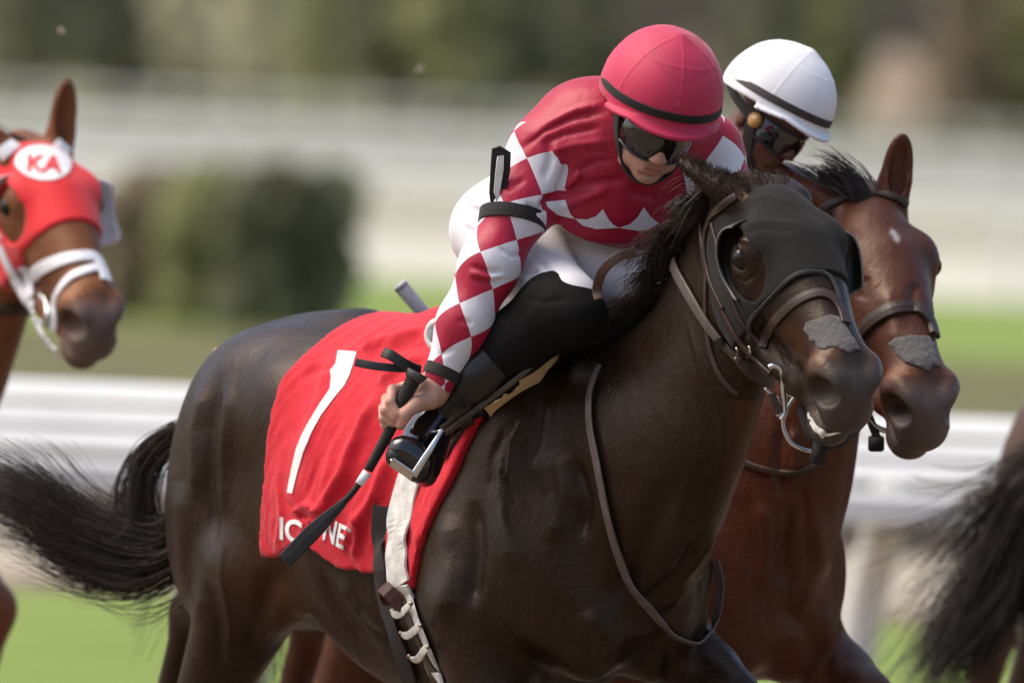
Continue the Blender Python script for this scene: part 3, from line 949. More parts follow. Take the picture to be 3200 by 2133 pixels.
# ------------------------------------------------------------------ the rider in red and white silks
def HB(px, py, y, H=None):
    H = H or H1
    return plane_hit(px, py, H.fr.p(0, y, 0), H.fr.R[:, 1])
def mirror(p, H=None):
    H = H or H1
    q = H.fr.inv(p); q[1] *= -1
    return H.fr.p(*q)
LAT = H1.fr.R[:, 1]

def face_frame(c, yaw, pitch, roll):
    a, b, r = (math.radians(v) for v in (yaw, pitch, roll))
    fx = np.array([math.cos(a), -math.sin(a), 0]); up = np.array([0, 0, 1.0])
    x = math.cos(b) * fx - math.sin(b) * up; z = math.sin(b) * fx + math.cos(b) * up
    y = np.cross(z, x)
    y, z = math.cos(r) * y + math.sin(r) * z, -math.sin(r) * y + math.cos(r) * z
    return Frame(c, x, y, z)
def face_prims():
    """human head, origin in the middle of the skull between the ears; x face, y left, z crown"""
    L = [ell((0.0, 0, 0.035), (0.092, 0.073, 0.085), k=0.02),
         ell((0.035, 0, -0.02), (0.055, 0.062, 0.075), k=0.03),
         ell((0.045, 0, -0.065), (0.042, 0.046, 0.050), k=0.03),
         ell((0.066, 0, -0.098), (0.022, 0.024, 0.018), k=0.02),                   # chin
         ell((0.074, 0, -0.066), (0.022, 0.028, 0.024), k=0.015),                  # mouth mound
         cap((0.090, 0, 0.012), (0.112, 0, -0.030), 0.009, 0.012, k=0.012),        # nose
         ell((0.108, 0, -0.033), (0.013, 0.016, 0.011), k=0.008),
         cap((0.083, -0.03, 0.022), (0.083, 0.03, 0.022), 0.012, 0.012, k=0.02)]
    L += both(ell((0.062, 0.040, -0.022), (0.028, 0.024, 0.024), k=0.02),          # cheekbones
              ell((0.030, 0.052, -0.075), (0.030, 0.014, 0.022), Ry(25), k=0.02),  # jaw angle
              ell((-0.010, 0.078, -0.012), (0.018, 0.008, 0.030), k=0.008),        # ears
              ell((0.1035, 0.014, -0.036), (0.010, 0.007, 0.008), k=0.006),
              ell((0.108, 0.007, -0.043), (0.005, 0.0035, 0.004), k=0.004, op='-'),
              ell((0.095, 0.032, 0.004), (0.012, 0.017, 0.011), k=0.012, op='-'))
    L += [cap((0.092, -0.014, -0.0635), (0.092, 0.014, -0.0635), 0.005, 0.005, k=0.006),
          cap((0.091, -0.013, -0.0745), (0.091, 0.013, -0.0745), 0.006, 0.006, k=0.006),
          cap((0.098, -0.018, -0.0690), (0.098, 0.018, -0.0690), 0.0022, 0.0022, k=0.004, op='-'),
          cap((0.088, -0.014, -0.085), (0.088, 0.014, -0.085), 0.004, 0.004, k=0.01, op='-')]
    return L
FF = face_frame(P(2048, 372, H1.fr.p(0, 0, 0)[1] * 0), 70, 40, -9)

# joints
hipN = HB(1545, 725, -0.09); kneeN = HB(1775, 950, -0.18); ankN = HB(1372, 1296, -0.36)
hipF, kneeF, ankF = mirror(hipN), mirror(kneeN), mirror(ankN)
_q = H1.fr.inv(kneeF); kneeF = H1.fr.p(_q[0] - 0.03, 0.15, _q[2] + 0.06)
_q = H1.fr.inv(ankF); ankF = H1.fr.p(_q[0] - 0.16, 0.30, _q[2] + 0.03)
pelv = HB(1600, 660, 0.0); waist = HB(1740, 620, 0.0); chest = HB(1905, 540, 0.0); upper = HB(1975, 440, 0.0)
shN = HB(1712, 470, -0.165); elN = HB(1530, 830, -0.30); wrN = HB(1368, 1195, -0.40)
shF = HB(2205, 470, 0.165); elF = HB(2330, 760, 0.20); wrF = HB(2230, 960, 0.12)
HEADC = P(2046, 368, -upper[1] + 0.10)
FF = face_frame(HEADC, 79, 31, -9)
M_SKIN = skin_mat('skin', (0.56, 0.33, 0.24))
M_SILK = silk_mat('silks', (0.40, 0.011, 0.040), (0.72, 0.70, 0.74), cols=3.5, length=0.108)
M_SILKWHITE = cloth_mat('silk_white', (0.72, 0.70, 0.74), rough=0.5, wr=0.2)
M_BREECH = cloth_mat('white_breeches', (0.76, 0.74, 0.77), rough=0.6, wr=0.12, wscale=10)
M_BLACKCLOTH = cloth_mat('black_stretch', (0.0095, 0.0085, 0.008), rough=0.8, wr=0.35, wscale=25, sheen=0.0, spec=0.1, dust=0.35)
M_BOOT = leather_mat('black_boot', (0.009, 0.008, 0.0075), rough=0.30, spec=0.5)
M_PATENT = NT('black_polished').set(color=(0.008, 0.008, 0.009), rough=0.13, spec=0.6, coat=0.5, coat_rough=0.05).m
M_STRAPBLK = cloth_mat('black_webbing', (0.022, 0.019, 0.017), rough=0.7, wr=0.1)
M_GOGGLE = glass_dark('goggle_lens')
M_GFRAME = plain('goggle_frame', (0.02, 0.018, 0.017), rough=0.35, bump=0)
M_METAL = metal_mat('steel')
M_CAPWHITE = cloth_mat('white_cap', (0.80, 0.80, 0.82), rough=0.5, wr=0.12, wscale=12)

def cap_cover_mat(name, color):
    t = NT(name)
    vor = t.n('TexVoronoi', Scale=520.0); t.l(t.n('TexCoord').outputs['Object'], vor.inputs['Vector'])
    nz = t.noise(7, 4, 0.6)
    c = t.mix(t.ramp(nz, 0.3, 0.7), tuple(v * 0.92 for v in color), tuple(min(1, v * 1.08) for v in color))
    a = t.attr('panel')
    c = t.mix(t.math('MULTIPLY', a.outputs['Fac'], 0.45), c, tuple(v * 0.72 for v in color))
    t.set(color=c, rough=0.55, spec=0.35, sheen=0.35, sheen_rough=0.3)
    b1 = t.bump(vor.outputs['Distance'], 0.3, 0.0015)
    b2 = t.bump(t.noise(18, 4, 0.6), 0.12, 0.01)
    t.l(b1.outputs[0], b2.inputs['Normal'])
    return t.m
M_CAPRED = cap_cover_mat('red_cap', (0.56, 0.032, 0.088))

def rider_head(root, FF, capmat, bandmat, goggle_up=False, skin=True, h=0.003):
    """cap with brim, band, goggles and chin strap on a head frame"""
    cl = [ell((-0.010, 0, 0.066), (0.142, 0.124, 0.126), k=0.02), ell((-0.02, 0, 0.036), (0.140, 0.122, 0.105), k=0.02)]
    bot = lambda x: -0.010 + 0.26 * np.maximum(x, 0) * 0 + 0.10 * x
    def cut(F, X, Y, Z):
        f = -(Z - (0.032 + 0.20 * X))               # lower rim, rising to the front
        g = np.maximum(F, f + 0 * F)
        # brim: a thin curved shelf at the front
        r = np.sqrt((X / 0.160) ** 2 + (Y / 0.128) ** 2)
        zb = 0.040 + 0.19 * X - 1.2 * Y * Y - 0.45 * np.maximum(X - 0.11, 0)
        br = np.maximum(np.maximum((r - 1) * 0.13, np.abs(Z - zb) - 0.0045), 0.035 - X + 0 * Z)
        return smin(g, br.astype(np.float32), 0.010)
    V, Q = sculpt(cl, h, (-0.19, -0.15, -0.06), (0.20, 0.15, 0.21), it=3, post=cut, pad=0.08)
    # sewn panels: raised seams over the crown
    ang = np.arctan2(V[:, 1], V[:, 0] + 0.01)
    N = normals(V, Q)
    seam = np.exp(-((np.mod(ang + math.pi / 6, math.pi / 3) - math.pi / 6) * np.hypot(V[:, 0] + 0.01, V[:, 1]) / 0.0022) ** 2) * (V[:, 2] > 0.07)
    ridge = np.exp(-(((np.hypot(V[:, 0] * 1.0 + 0.01, V[:, 1]) - 0.085) / 0.0025) ** 2)) * (V[:, 2] > 0.10)
    emb = np.exp(-((((V[:, 1] / 0.020) ** 2 + (np.maximum(V[:, 2] - 0.075, 0) / 0.032) ** 2 - 1) / 0.10) ** 2)) * (V[:, 0] > 0.06) * (V[:, 2] > 0.075)
    top_ = np.exp(-((np.hypot(V[:, 0] + 0.01, V[:, 1]) / 0.022) ** 2)) * (V[:, 2] > 0.12)
    V = V + N * (0.006 * top_ + 0.0012 * seam + 0.0008 * ridge + 0.0014 * emb)[:, None]
    panel = ((np.hypot(V[:, 0] * 0.9 - 0.01, V[:, 1] * 1.2) < 0.082) & (V[:, 2] > 0.06)).astype(float) * 0.7
    W = FF.o + V @ FF.R.T
    hel = mesh_obj('helmet', W, Q, capmat, root, attrs={'panel': panel})
    # elastic band round the cap
    pts, ns = [], []
    for i in range(72):
        a = 2 * math.pi * i / 72
        x, y = 0.1415 * math.cos(a) - 0.010, 0.1240 * math.sin(a)
        pts.append(FF.p(x, y, 0.060 + 0.17 * x)); ns.append(FF.d(math.cos(a), math.sin(a), 0.15))
    v, f = strap(pts, ns, 0.017, 0.003, closed=True, crown=0.1)
    mesh_obj('cap_band', v, f, bandmat, hel)
    return hel
def goggles(root, FF, name='goggles'):
    FF = Frame(FF.p(0.002, 0, -0.008), FF.R[:, 0], FF.R[:, 1], FF.R[:, 2])
    """wraparound racing goggles: one dark lens in a frame, and the strap"""
    V, F = [], []
    n, m_ = 36, 10
    for i in range(n + 1):
        a = math.radians(-72 + 144 * i / n)
        top = 0.030 - 0.004 * (1 - math.cos(a)); low = -0.034 + 0.020 * math.exp(-(a / 0.15) ** 2) + 0.008 * (1 - math.cos(a))
        for j in range(m_ + 1):
            s = j / m_
            z = low + (top - low) * s
            bul = 0.005 * math.sin(math.pi * s)
            V.append(FF.p((0.104 + bul) * math.cos(a) ** 0.9 + 0.006 if math.cos(a) > 0 else 0.006, (0.079 + bul) * math.sin(a), z))
    for i in range(n):
        for j in range(m_):
            q = i * (m_ + 1) + j
            F.append([q, q + m_ + 1, q + m_ + 2, q + 1])
    o = mesh_obj(name, V, F, M_GOGGLE, root)
    sm = o.modifiers.new('thick', 'SOLIDIFY'); sm.thickness = 0.003
    rim = [V[i * (m_ + 1)] for i in range(n + 1)] + [V[i * (m_ + 1) + m_] for i in range(n, -1, -1)]
    v, f = tube(rim, 0.0028, 6, closed=True)
    mesh_obj('rim', v, f, M_GFRAME, o)
    for s in (-1, 1):
        pts = [FF.p(0.03, s * 0.078, 0.002), FF.p(-0.02, s * 0.088, 0.008), FF.p(-0.07, s * 0.085, 0.015), FF.p(-0.125, s * 0.05, 0.02)]
        ns = [FF.d(0.2, s, 0)] * 2 + [FF.d(-0.5, s, 0), FF.d(-1, s * 0.4, 0)]
        pts = catmull(pts, 5); ns = catmull(np.array(ns), 5)
        v, f = strap(pts, ns, 0.020, 0.0025)
        mesh_obj('strap', v, f, M_STRAPBLK, o)
    return o
def chin_strap(root, FF):
    for s in (-1, 1):
        pts = catmull([FF.p(0.02, s * 0.088, 0.03), FF.p(0.032, s * 0.077, -0.03), FF.p(0.050, s * 0.052, -0.088), FF.p(0.064, s * 0.020, -0.113), FF.p(0.068, 0, -0.116)], 6)
        ns = [unit(0.6 * (p - FF.p(0.02, 0, -0.03))) for p in pts]
        v, f = strap(pts, ns, 0.028, 0.005)
        mesh_obj('chin_strap', v, f, M_STRAPBLK, root)

# ---- the rider
rider = empty('person', HB(1600, 700, 0.0), 'person in red and white diamond silks and red cap, crouching on the dark horse', 'person')
fp = xf(face_prims(), FF)
neckp = [cap(upper + 0.02 * (HEADC - upper), FF.p(-0.02, 0, -0.05), 0.062, 0.055, k=0.03)]
limbs = chain([hipN, kneeN, ankN], [0.060, 0.045, 0.034], 0.03) + chain([HB(1730, 760, 0.04), kneeF, ankF], [0.060, 0.045, 0.034], 0.03) \
    + chain([shN, elN, wrN], [0.045, 0.036, 0.024], 0.02) + chain([shF, elF, wrF], [0.045, 0.036, 0.024], 0.02) \
    + [cap(HB(1660, 710, 0.0), chest, 0.07, 0.10, 0.05, n=LAT, s=1.25), cap(chest, upper, 0.11, 0.085, 0.05, n=LAT, s=1.4)] \
    + [cap(upper, shN, 0.05, 0.045, 0.03), cap(upper, shF, 0.05, 0.045, 0.03), ell(wrF + 0.03 * unit(wrF - elF), (0.035, 0.03, 0.045), k=0.02)]
for (af, q) in ((ankN, P(1290, 1425, -ankN[1] + 0.09)), (ankF, mirror(P(1290, 1425, -ankN[1] + 0.09)) + ankF - mirror(ankN))):
    limbs.append(cap(af, q, 0.026, 0.018, 0.02))
# right hand: a fist closed on the whip
WD = -wrN[1]                                         # how near the camera the wrist is
def HP(px, py, d=0.0): return P(px, py, WD + d)
whip_top, whip_low, whip_end = HP(1300, 1170, 0.045), HP(1135, 1490, 0.045), HP(900, 1745, 0.045)
hand = [cap(wrN, HP(1350, 1222, 0.0), 0.026, 0.031, 0.02),
        cap(HP(1350, 1222, 0.0), HP(1285, 1250, -0.002), 0.031, 0.030, 0.02),
        cap(HP(1325, 1210, -0.012), HP(1262, 1222, -0.012), 0.025, 0.020, 0.015)]
hand += chain([HP(1345, 1250, 0.022), HP(1300, 1262, 0.045), HP(1263, 1296, 0.062), HP(1252, 1328, 0.060)], [0.020, 0.0155, 0.0135, 0.0105], 0.008)
for (a, b, c, d) in (((1262, 1214, 0.008), (1226, 1218, 0.030), (1219, 1256, 0.060), (1240, 1292, 0.066)),
                     ((1250, 1236, 0.000), (1208, 1246, 0.028), (1203, 1282, 0.056), (1232, 1306, 0.060)),
                     ((1240, 1262, -0.006), (1199, 1276, 0.024), (1199, 1306, 0.050), (1228, 1322, 0.053)),
                     ((1238, 1286, -0.010), (1201, 1302, 0.020), (1204, 1326, 0.042), (1226, 1336, 0.045))):
    hand += chain([HP(*a), HP(*b), HP(*c), HP(*d)], [0.0115, 0.0112, 0.0102, 0.0088], 0.003)
allb = limbs + neckp + fp + hand
Vb, Qb = sculpt(allb, 0.008)
near = lambda W, c, r: np.linalg.norm(W - c, axis=1) < r
hc = HP(1270, 1262, 0.03)
Vb, Qb = keep_faces(Vb, Qb, ~(near(Vb, HEADC + FF.d(0, 0, -0.02), 0.155) | near(Vb, hc, 0.085)))
Vf, Qf = sculpt(fp + neckp, 0.003, HEADC - 0.17, HEADC + 0.17, it=2)
Vf, Qf = keep_faces(Vf, Qf, near(Vf, HEADC + FF.d(0, 0, -0.02), 0.160))
Vh, Qh = sculpt(hand + [p for p in limbs if p['t'] == 'cap' and np.allclose(p['b'], wrN)], 0.0025, hc - 0.11, hc + 0.11, it=2, pad=0.02)
Vh, Qh = keep_faces(Vh, Qh, near(Vh, hc, 0.092))
VJ = np.concatenate([Vb, Vf, Vh]); QJ = np.concatenate([Qb, Qf + len(Vb), Qh + len(Vb) + len(Vf)])
tone = np.zeros((len(VJ), 3))
loc = FF.inv(VJ)
lips = np.exp(-(((loc[:, 2] + 0.069) / 0.009) ** 2)) * (np.abs(loc[:, 1]) < 0.02) * (loc[:, 0] > 0.07)
tone[:, 0] = np.clip(lips * 0.8, 0, 1)
kn = np.array([HP(1226, 1218, 0.03), HP(1208, 1246, .028), HP(1199, 1276, .024), HP(1219, 1256, .06), HP(1203, 1282, .056), HP(1263, 1296, .062), HP(1252, 1330, .06)])
for q in kn: tone[:, 0] = np.maximum(tone[:, 0], 0.35 * np.exp(-(np.linalg.norm(VJ - q, axis=1) / 0.014) ** 2))
mesh_obj('body', VJ, QJ, M_SKIN, rider, attrs={'tone': tone})

# ---- silks
armN = np.array([shN, elN, wrN]); armF = np.array([shF, elF, wrF])
topS = HB(1775, 395, -0.12)
tor = [cap(waist, chest, 0.150, 0.158, 0.05, n=LAT, s=1.10), cap(chest, upper, 0.158, 0.105, 0.05, n=LAT, s=1.40),
       ell(HB(1880, 590, 0.0), (0.15, 0.15, 0.13), k=0.05),
       ell(HB(1860, 380, -0.06), (0.11, 0.11, 0.09), k=0.06),
       cap(upper, HEADC * 0.45 + upper * 0.55, 0.085, 0.066, 0.05)]
slN = [cap(HB(1800, 420, -0.10), shN, 0.085, 0.072, 0.05)] + chain([shN, shN * .5 + elN * .5, elN, elN * .5 + wrN * .5, wrN + 0.012 * unit(wrN - elN)], [0.068, 0.061, 0.057, 0.050, 0.032], 0.04)
slF = [cap(HB(2120, 430, 0.10), shF, 0.085, 0.072, 0.05)] + chain([shF, elF, wrF], [0.068, 0.055, 0.034], 0.04)
lo, hi = bounds(tor, 0.03)
Vt, Qt = sculpt(tor + slN + slF, 0.005, *bounds(tor + slN + slF, 0.03))
_jb = bvh_of(Vt, Qt)
_h = [hit_near(_jb, x, y, 1900, 600)[0] for (x, y) in ((1695, 672), (1905, 770), (2078, 742))]
hem_pt = _h[1]; hdir = unit(unit(chest - waist) + np.array([0, 0, 0.25]))

fr = (Vt - hem_pt) @ hdir
ax_d = np.minimum(seg_dist(Vt, shN, elN)[0], seg_dist(Vt, elN, wrN)[0])
ax_f = np.minimum(seg_dist(Vt, shF, elF)[0], seg_dist(Vt, elF, wrF)[0])
def prim_at(prims, W):
    d = np.full(len(W), 1e3)
    X, Y, Z = (W[:, i].reshape(-1, 1, 1).astype(np.float32) for i in range(3))
    for p in prims: d = np.minimum(d, prim_eval(p, X, Y, Z).ravel())
    return d
dT = prim_at(tor, Vt); dN = prim_at(slN, Vt); dF = prim_at(slF, Vt)
isN, isF = dN < dT, dF < dT
arm_ = isN | isF
keep = (fr > -0.007) | arm_
Vt = Vt - (np.where((fr < 0) & ~arm_, fr, 0.0))[:, None] * hdir
Vt, Qt = keep_faces(Vt, Qt, keep)
for (pts, w, amp) in (
    ([(1620, 470), (1700, 405), (1790, 365), (1890, 350)], 12, -0.006), ([(1640, 450), (1720, 385), (1800, 345), (1880, 325)], 12, 0.005),
    ([(1690, 450), (1760, 420), (1880, 395)], 11, -0.006), ([(1700, 480), (1790, 455), (1900, 440)], 11, 0.005),
    ([(1740, 610), (1760, 560), (1775, 510)], 11, -0.010), ([(1765, 600), (1800, 560), (1815, 520)], 11, 0.007),
    ([(1730, 625), (1800, 580), (1890, 565), (1960, 560)], 12, -0.006), ([(1740, 650), (1830, 620), (1900, 590)], 12, 0.005),
    ([(1790, 540), (1860, 505), (1920, 500)], 11, -0.005), ([(1700, 560), (1720, 500), (1712, 440)], 12, -0.006),
    ([(1690, 650), (1712, 620), (1735, 612)], 10, -0.012), ([(1640, 640), (1690, 655), (1720, 640)], 10, -0.007),
    ([(1830, 470), (1905, 480)], 9, -0.004), ([(1960, 600), (2060, 620)], 14, -0.004), ([(1720, 690), (1820, 735), (1930, 752), (2050, 740)], 14, 0.005),
    ([(1470, 830), (1530, 850), (1575, 845)], 7, -0.005), ([(1465, 850), (1520, 868), (1580, 862)], 7, 0.004), ([(1475, 872), (1530, 885), (1578, 875)], 7, -0.005),
    ([(1560, 770), (1600, 800), (1640, 790)], 8, -0.004), ([(1545, 560), (1590, 585), (1640, 560)], 9, -0.005), ([(1430, 1000), (1480, 1010)], 8, -0.003),
    ([(1370, 1110), (1420, 1090)], 8, -0.003)):
    Vt = stroke(Vt, Qt, pts, w, amp * 1.3)
def arm_uv(W, arm):
    d1, t1 = seg_dist(W, arm[0], arm[1]); d2, t2 = seg_dist(W, arm[1], arm[2])
    L1, L2 = np.linalg.norm(arm[1] - arm[0]), np.linalg.norm(arm[2] - arm[1])
    w2 = np.clip((d1 - d2) / 0.03 + 0.5, 0, 1)
    # unclamped lengths so that the pattern runs on over the shoulder
    s1 = ((W - arm[0]) @ unit(arm[1] - arm[0])); s2 = L1 + ((W - arm[1]) @ unit(arm[2] - arm[1]))
    v = s1 * (1 - w2) + s2 * w2
    ang = []
    for (a, b) in ((arm[0], arm[1]), (arm[1], arm[2])):
        ax = unit(b - a); e = CAM - a; e = unit(e - ax * (e @ ax)); g = np.cross(ax, e)
        q = W - a
        ang.append((q @ e, q @ g))
    c = ang[0][0] * (1 - w2) + ang[1][0] * w2; s_ = ang[0][1] * (1 - w2) + ang[1][1] * w2
    return np.arctan2(s_, c), v
dT = prim_at(tor, Vt); dN = prim_at(slN, Vt); dF = prim_at(slF, Vt)
uN, vN = arm_uv(Vt, armN); uF, vF = arm_uv(Vt, armF)
useF = dF < dN
axN = np.minimum(seg_dist(Vt, shN, elN)[0], seg_dist(Vt, elN, wrN)[0]); axF = np.minimum(seg_dist(Vt, shF, elF)[0], seg_dist(Vt, elF, wrF)[0])
SL = np.stack([np.where(useF, uF, uN), np.where(useF, vF, vN), np.clip(np.minimum((np.where(useF, vF + 0.07, vN) + 0.022) / 0.05, (0.082 - np.where(useF, axF, axN)) / 0.03) + 0.5, 0, 1)], 1)
q = H1.fr.inv(Vt)
TR = np.stack([q[:, 1] + 1.0 + 0.15 * q[:, 0] * 0, (Vt - hem_pt) @ hdir, 0 * fr[:len(Vt)]], 1)
jacket = mesh_obj('jacket', Vt, Qt, M_SILK, rider, attrs={'sleeve': SL, 'trunk': TR})
JB = bvh_of(Vt, Qt)
for pl in ([(1706, 632), (1766, 625), (1783, 668), (1796, 682), (1738, 669), (1712, 648)], [(1797, 682), (1835, 684), (1862, 674), (1884, 652), (1900, 682), (1916, 700), (1934, 710), (1864, 714), (1822, 703)],
           [(1934, 710), (1968, 698), (1992, 676), (2010, 646), (2028, 672), (2060, 699), (2030, 712), (1996, 720)], [(2129, 520), (2164, 510), (2171, 596), (2146, 604)], [(2104, 634), (2128, 618), (2152, 606), (2129, 632), (2111, 655)]):
    PP2, TT2 = fill_poly(pl, 9)
    vv, ff_ = [], []
    for q in PP2:
        p_, n_ = hit_near(JB, q[0], q[1], 1800, 420); vv.append(p_ + n_ * 0.0025)
    for f_ in TT2:
        nn_ = np.cross(vv[f_[1]] - vv[f_[0]], vv[f_[2]] - vv[f_[0]]); ff_.append(f_ if nn_ @ (CAM - vv[f_[0]]) > 0 else f_[::-1])
    mesh_obj('white_diamond', vv, ff_, M_SILKWHITE, jacket)

# ---- breeches and boots
mr = lambda prs: [dict(p, a=mirror(p['a']), b=mirror(p['b'])) for p in prs]
thigh = chain([hipN, hipN * .5 + kneeN * .5 - np.array([0, 0, 0.015]), kneeN], [0.088, 0.086, 0.070], 0.05)
br = [ell(HB(1640, 715, 0.0), (0.110, 0.110, 0.098), k=0.06), cap(waist, waist * .45 + chest * .55, 0.125, 0.130, 0.05, n=LAT, s=1.05), cap(HB(1660, 700, 0.0), waist, 0.105, 0.118, 0.05, n=LAT, s=1.1), ell(HB(1545, 715, -0.08), (0.074, 0.074, 0.078), k=0.05)]
thF = chain([HB(1730, 760, 0.04), HB(1900, 830, 0.05), HB(2120, 900, 0.11)], [0.100, 0.092, 0.080], 0.05)
Vp, Qp = sculpt(br + thigh + thF, 0.006)
for (pts, w, amp) in (([(1600, 760), (1660, 790), (1720, 840), (1745, 870)], 7, -0.004), ([(1455, 640), (1500, 660), (1540, 640)], 8, -0.005), ([(1450, 690), (1500, 715), (1560, 700)], 8, 0.004), ([(1600, 900), (1640, 850), (1690, 840)], 9, -0.006), ([(1580, 920), (1610, 880), (1640, 870)], 8, 0.005), ([(1900, 830), (1960, 810), (2020, 790)], 9, -0.006), ([(1630, 880), (1650, 850), (1700, 830)], 12, 0.004),
                      ([(1470, 600), (1500, 640), (1480, 700)], 10, -0.004), ([(1490, 560), (1530, 590), (1560, 580)], 9, -0.004), ([(1640, 900), (1655, 870), (1720, 850)], 9, -0.005)):
    Vp = stroke(Vp, Qp, pts, w, amp * 1.4)
mesh_obj('breeches', Vp, Qp, M_BREECH, rider)
def boot(s):
    k2, a2 = (kneeN, ankN) if s < 0 else (kneeF, ankF)
    def mm(p):
        if s < 0: return p
        w = np.clip(np.linalg.norm(p - kneeN) / np.linalg.norm(ankN - kneeN), 0, 1)
        return mirror(p) + w * (ankF - mirror(ankN))
    up = [ell(mm(HB(1738, 968, -0.195)), (0.074, 0.074, 0.070), k=0.05), ell(mm(HB(1800, 985, -0.18)), (0.066, 0.066, 0.056), k=0.05),
          cap(mm(HB(1735, 972, -0.19)), mm(HB(1610, 1070, -0.25)), 0.070, 0.062, 0.05),
          cap(mm(HB(1610, 1070, -0.25)), mm(HB(1490, 1175, -0.31)), 0.062, 0.053, 0.04), cap(mm(HB(1490, 1175, -0.31)), a2, 0.053, 0.042, 0.03)]
    V, Q = sculpt(up, 0.005)
    if s < 0:
        for (pts, w, amp) in (([(1545, 965), (1570, 1010), (1590, 1080)], 5, 0.004), ([(1690, 900), (1650, 960), (1610, 1000)], 14, -0.003), ([(1640, 930), (1700, 945), (1780, 930)], 10, -0.003),
                              ([(1460, 1120), (1520, 1180)], 8, -0.003)):
            V = stroke(V, Q, pts, w, amp)
    b = mesh_obj('boot', V, Q, M_BLACKCLOTH if s < 0 else M_BLACKCLOTH, rider)
    V0, Q0 = sculpt([cap(mm(HB(1600, 1078, -0.255)), mm(HB(1490, 1175, -0.31)), 0.0645, 0.0555, 0.04), cap(mm(HB(1490, 1175, -0.31)), a2, 0.0555, 0.045, 0.03)], 0.005)
    mesh_obj('shaft', V0, Q0, M_BOOT, b)
    d = -a2[1]
    if s < 0:
        Pm = lambda x, y, z: P(x, y, d + z)
    else:
        Pm = lambda x, y, z: mirror(P(x, y, -ankN[1] + z)) + (ankF - mirror(ankN))
    ft = [cap(Pm(1378, 1290, 0.0), Pm(1330, 1370, 0.03), 0.042, 0.042, 0.03),
          cap(Pm(1330, 1370, 0.03), Pm(1285, 1425, 0.10), 0.040, 0.034, 0.03),
          cap(Pm(1258, 1405, 0.13), Pm(1312, 1440, 0.13), 0.030, 0.030, 0.03),
          cap(Pm(1345, 1410, -0.01), Pm(1330, 1460, 0.02), 0.034, 0.032, 0.03)]
    V2, Q2 = sculpt(ft, 0.004)
    foot = mesh_obj('foot', V2, Q2, M_PATENT, b)
    so = [cap(Pm(1247, 1425, 0.13), Pm(1308, 1464, 0.13), 0.028, 0.028, 0.02), cap(Pm(1308, 1464, 0.10), Pm(1328, 1482, -0.01), 0.028, 0.026, 0.02)]
    nrm = unit(P(1285, 1425, 0) - P(1310, 1385, 0))
    V3, Q3 = sculpt(so, 0.004)
    mesh_obj('sole', V3, Q3, M_BOOT, foot)
boot(-1); boot(1)

# ---- cap, goggles, straps
rider_head(rider, FF, M_CAPRED, M_STRAPBLK)
goggles(rider, FF)
chin_strap(rider, FF)

# ---- cuff and the number holder on the upper arm
ax_ = unit(wrN - elN)
def ring_strap(c, ax, r, w, t, name, mat, parent):
    e = unit(np.cross(ax, [0, 0, 1.0])); g = np.cross(ax, e)
    th = np.linspace(0, 2 * math.pi, 36, endpoint=False)
    pts = [c + r * (math.cos(a) * e + math.sin(a) * g) for a in th]; ns = [math.cos(a) * e + math.sin(a) * g for a in th]
    v, f = strap(pts, ns, w, t, closed=True, crown=0.1)
    return mesh_obj(name, v, f, mat, parent)
ring_strap(wrN - 0.022 * ax_, ax_, 0.0355, 0.024, 0.003, 'cuff', cloth_mat('cuff_black', (0.035, 0.030, 0.026), rough=0.8), rider)
holder = empty('arm_number_holder', HB(1600, 640, -0.24), 'black webbing number holder strapped round the upper arm of the red rider', 'arm holder')
axu = unit(elN - shN)
ring_strap(shN + (elN - shN) * 0.60, unit(axu + 0.30 * _r), 0.066, 0.030, 0.005, 'strap', M_STRAPBLK, holder)
dA = -elN[1] - 0.03
AP = lambda x, y, d=0.0: P(x, y, dA + d)
PL = [(1541, 466), (1562, 460), (1592, 478), (1590, 535), (1576, 600), (1564, 664), (1540, 654), (1533, 600), (1537, 530)]
P2h, T2h = fill_poly(PL, 14)
def hplate(name, poly, d, th, mat, parent):
    P2_, T_ = fill_poly(poly, 14); n_ = len(P2_)
    V_ = [AP(x, y, d) for (x, y) in P2_] + [AP(x, y, d - th) for (x, y) in P2_]; F_ = []
    for f_ in T_:
        nn_ = np.cross(V_[f_[1]] - V_[f_[0]], V_[f_[2]] - V_[f_[0]]); g_ = f_ if nn_ @ (CAM - V_[f_[0]]) > 0 else f_[::-1]
        F_.append(list(g_)); F_.append([i + n_ for i in g_[::-1]])
    o_ = mesh_obj(name, V_, F_, mat, parent, smooth=False)
    v_, f2_ = tube([AP(x, y, d - th / 2) for (x, y) in poly], th * 0.6, 6, closed=True)
    mesh_obj('edging', v_, f2_, mat, o_)
    return o_
hplate('frame', PL, 0.040, 0.006, M_STRAPBLK, holder)
hplate('window', [(1556, 490), (1572, 486), (1572, 530), (1562, 590), (1552, 630), (1545, 600), (1550, 540)], 0.046, 0.003, plain('clear_pocket', (0.60, 0.60, 0.56), rough=0.3, bump=0), holder)
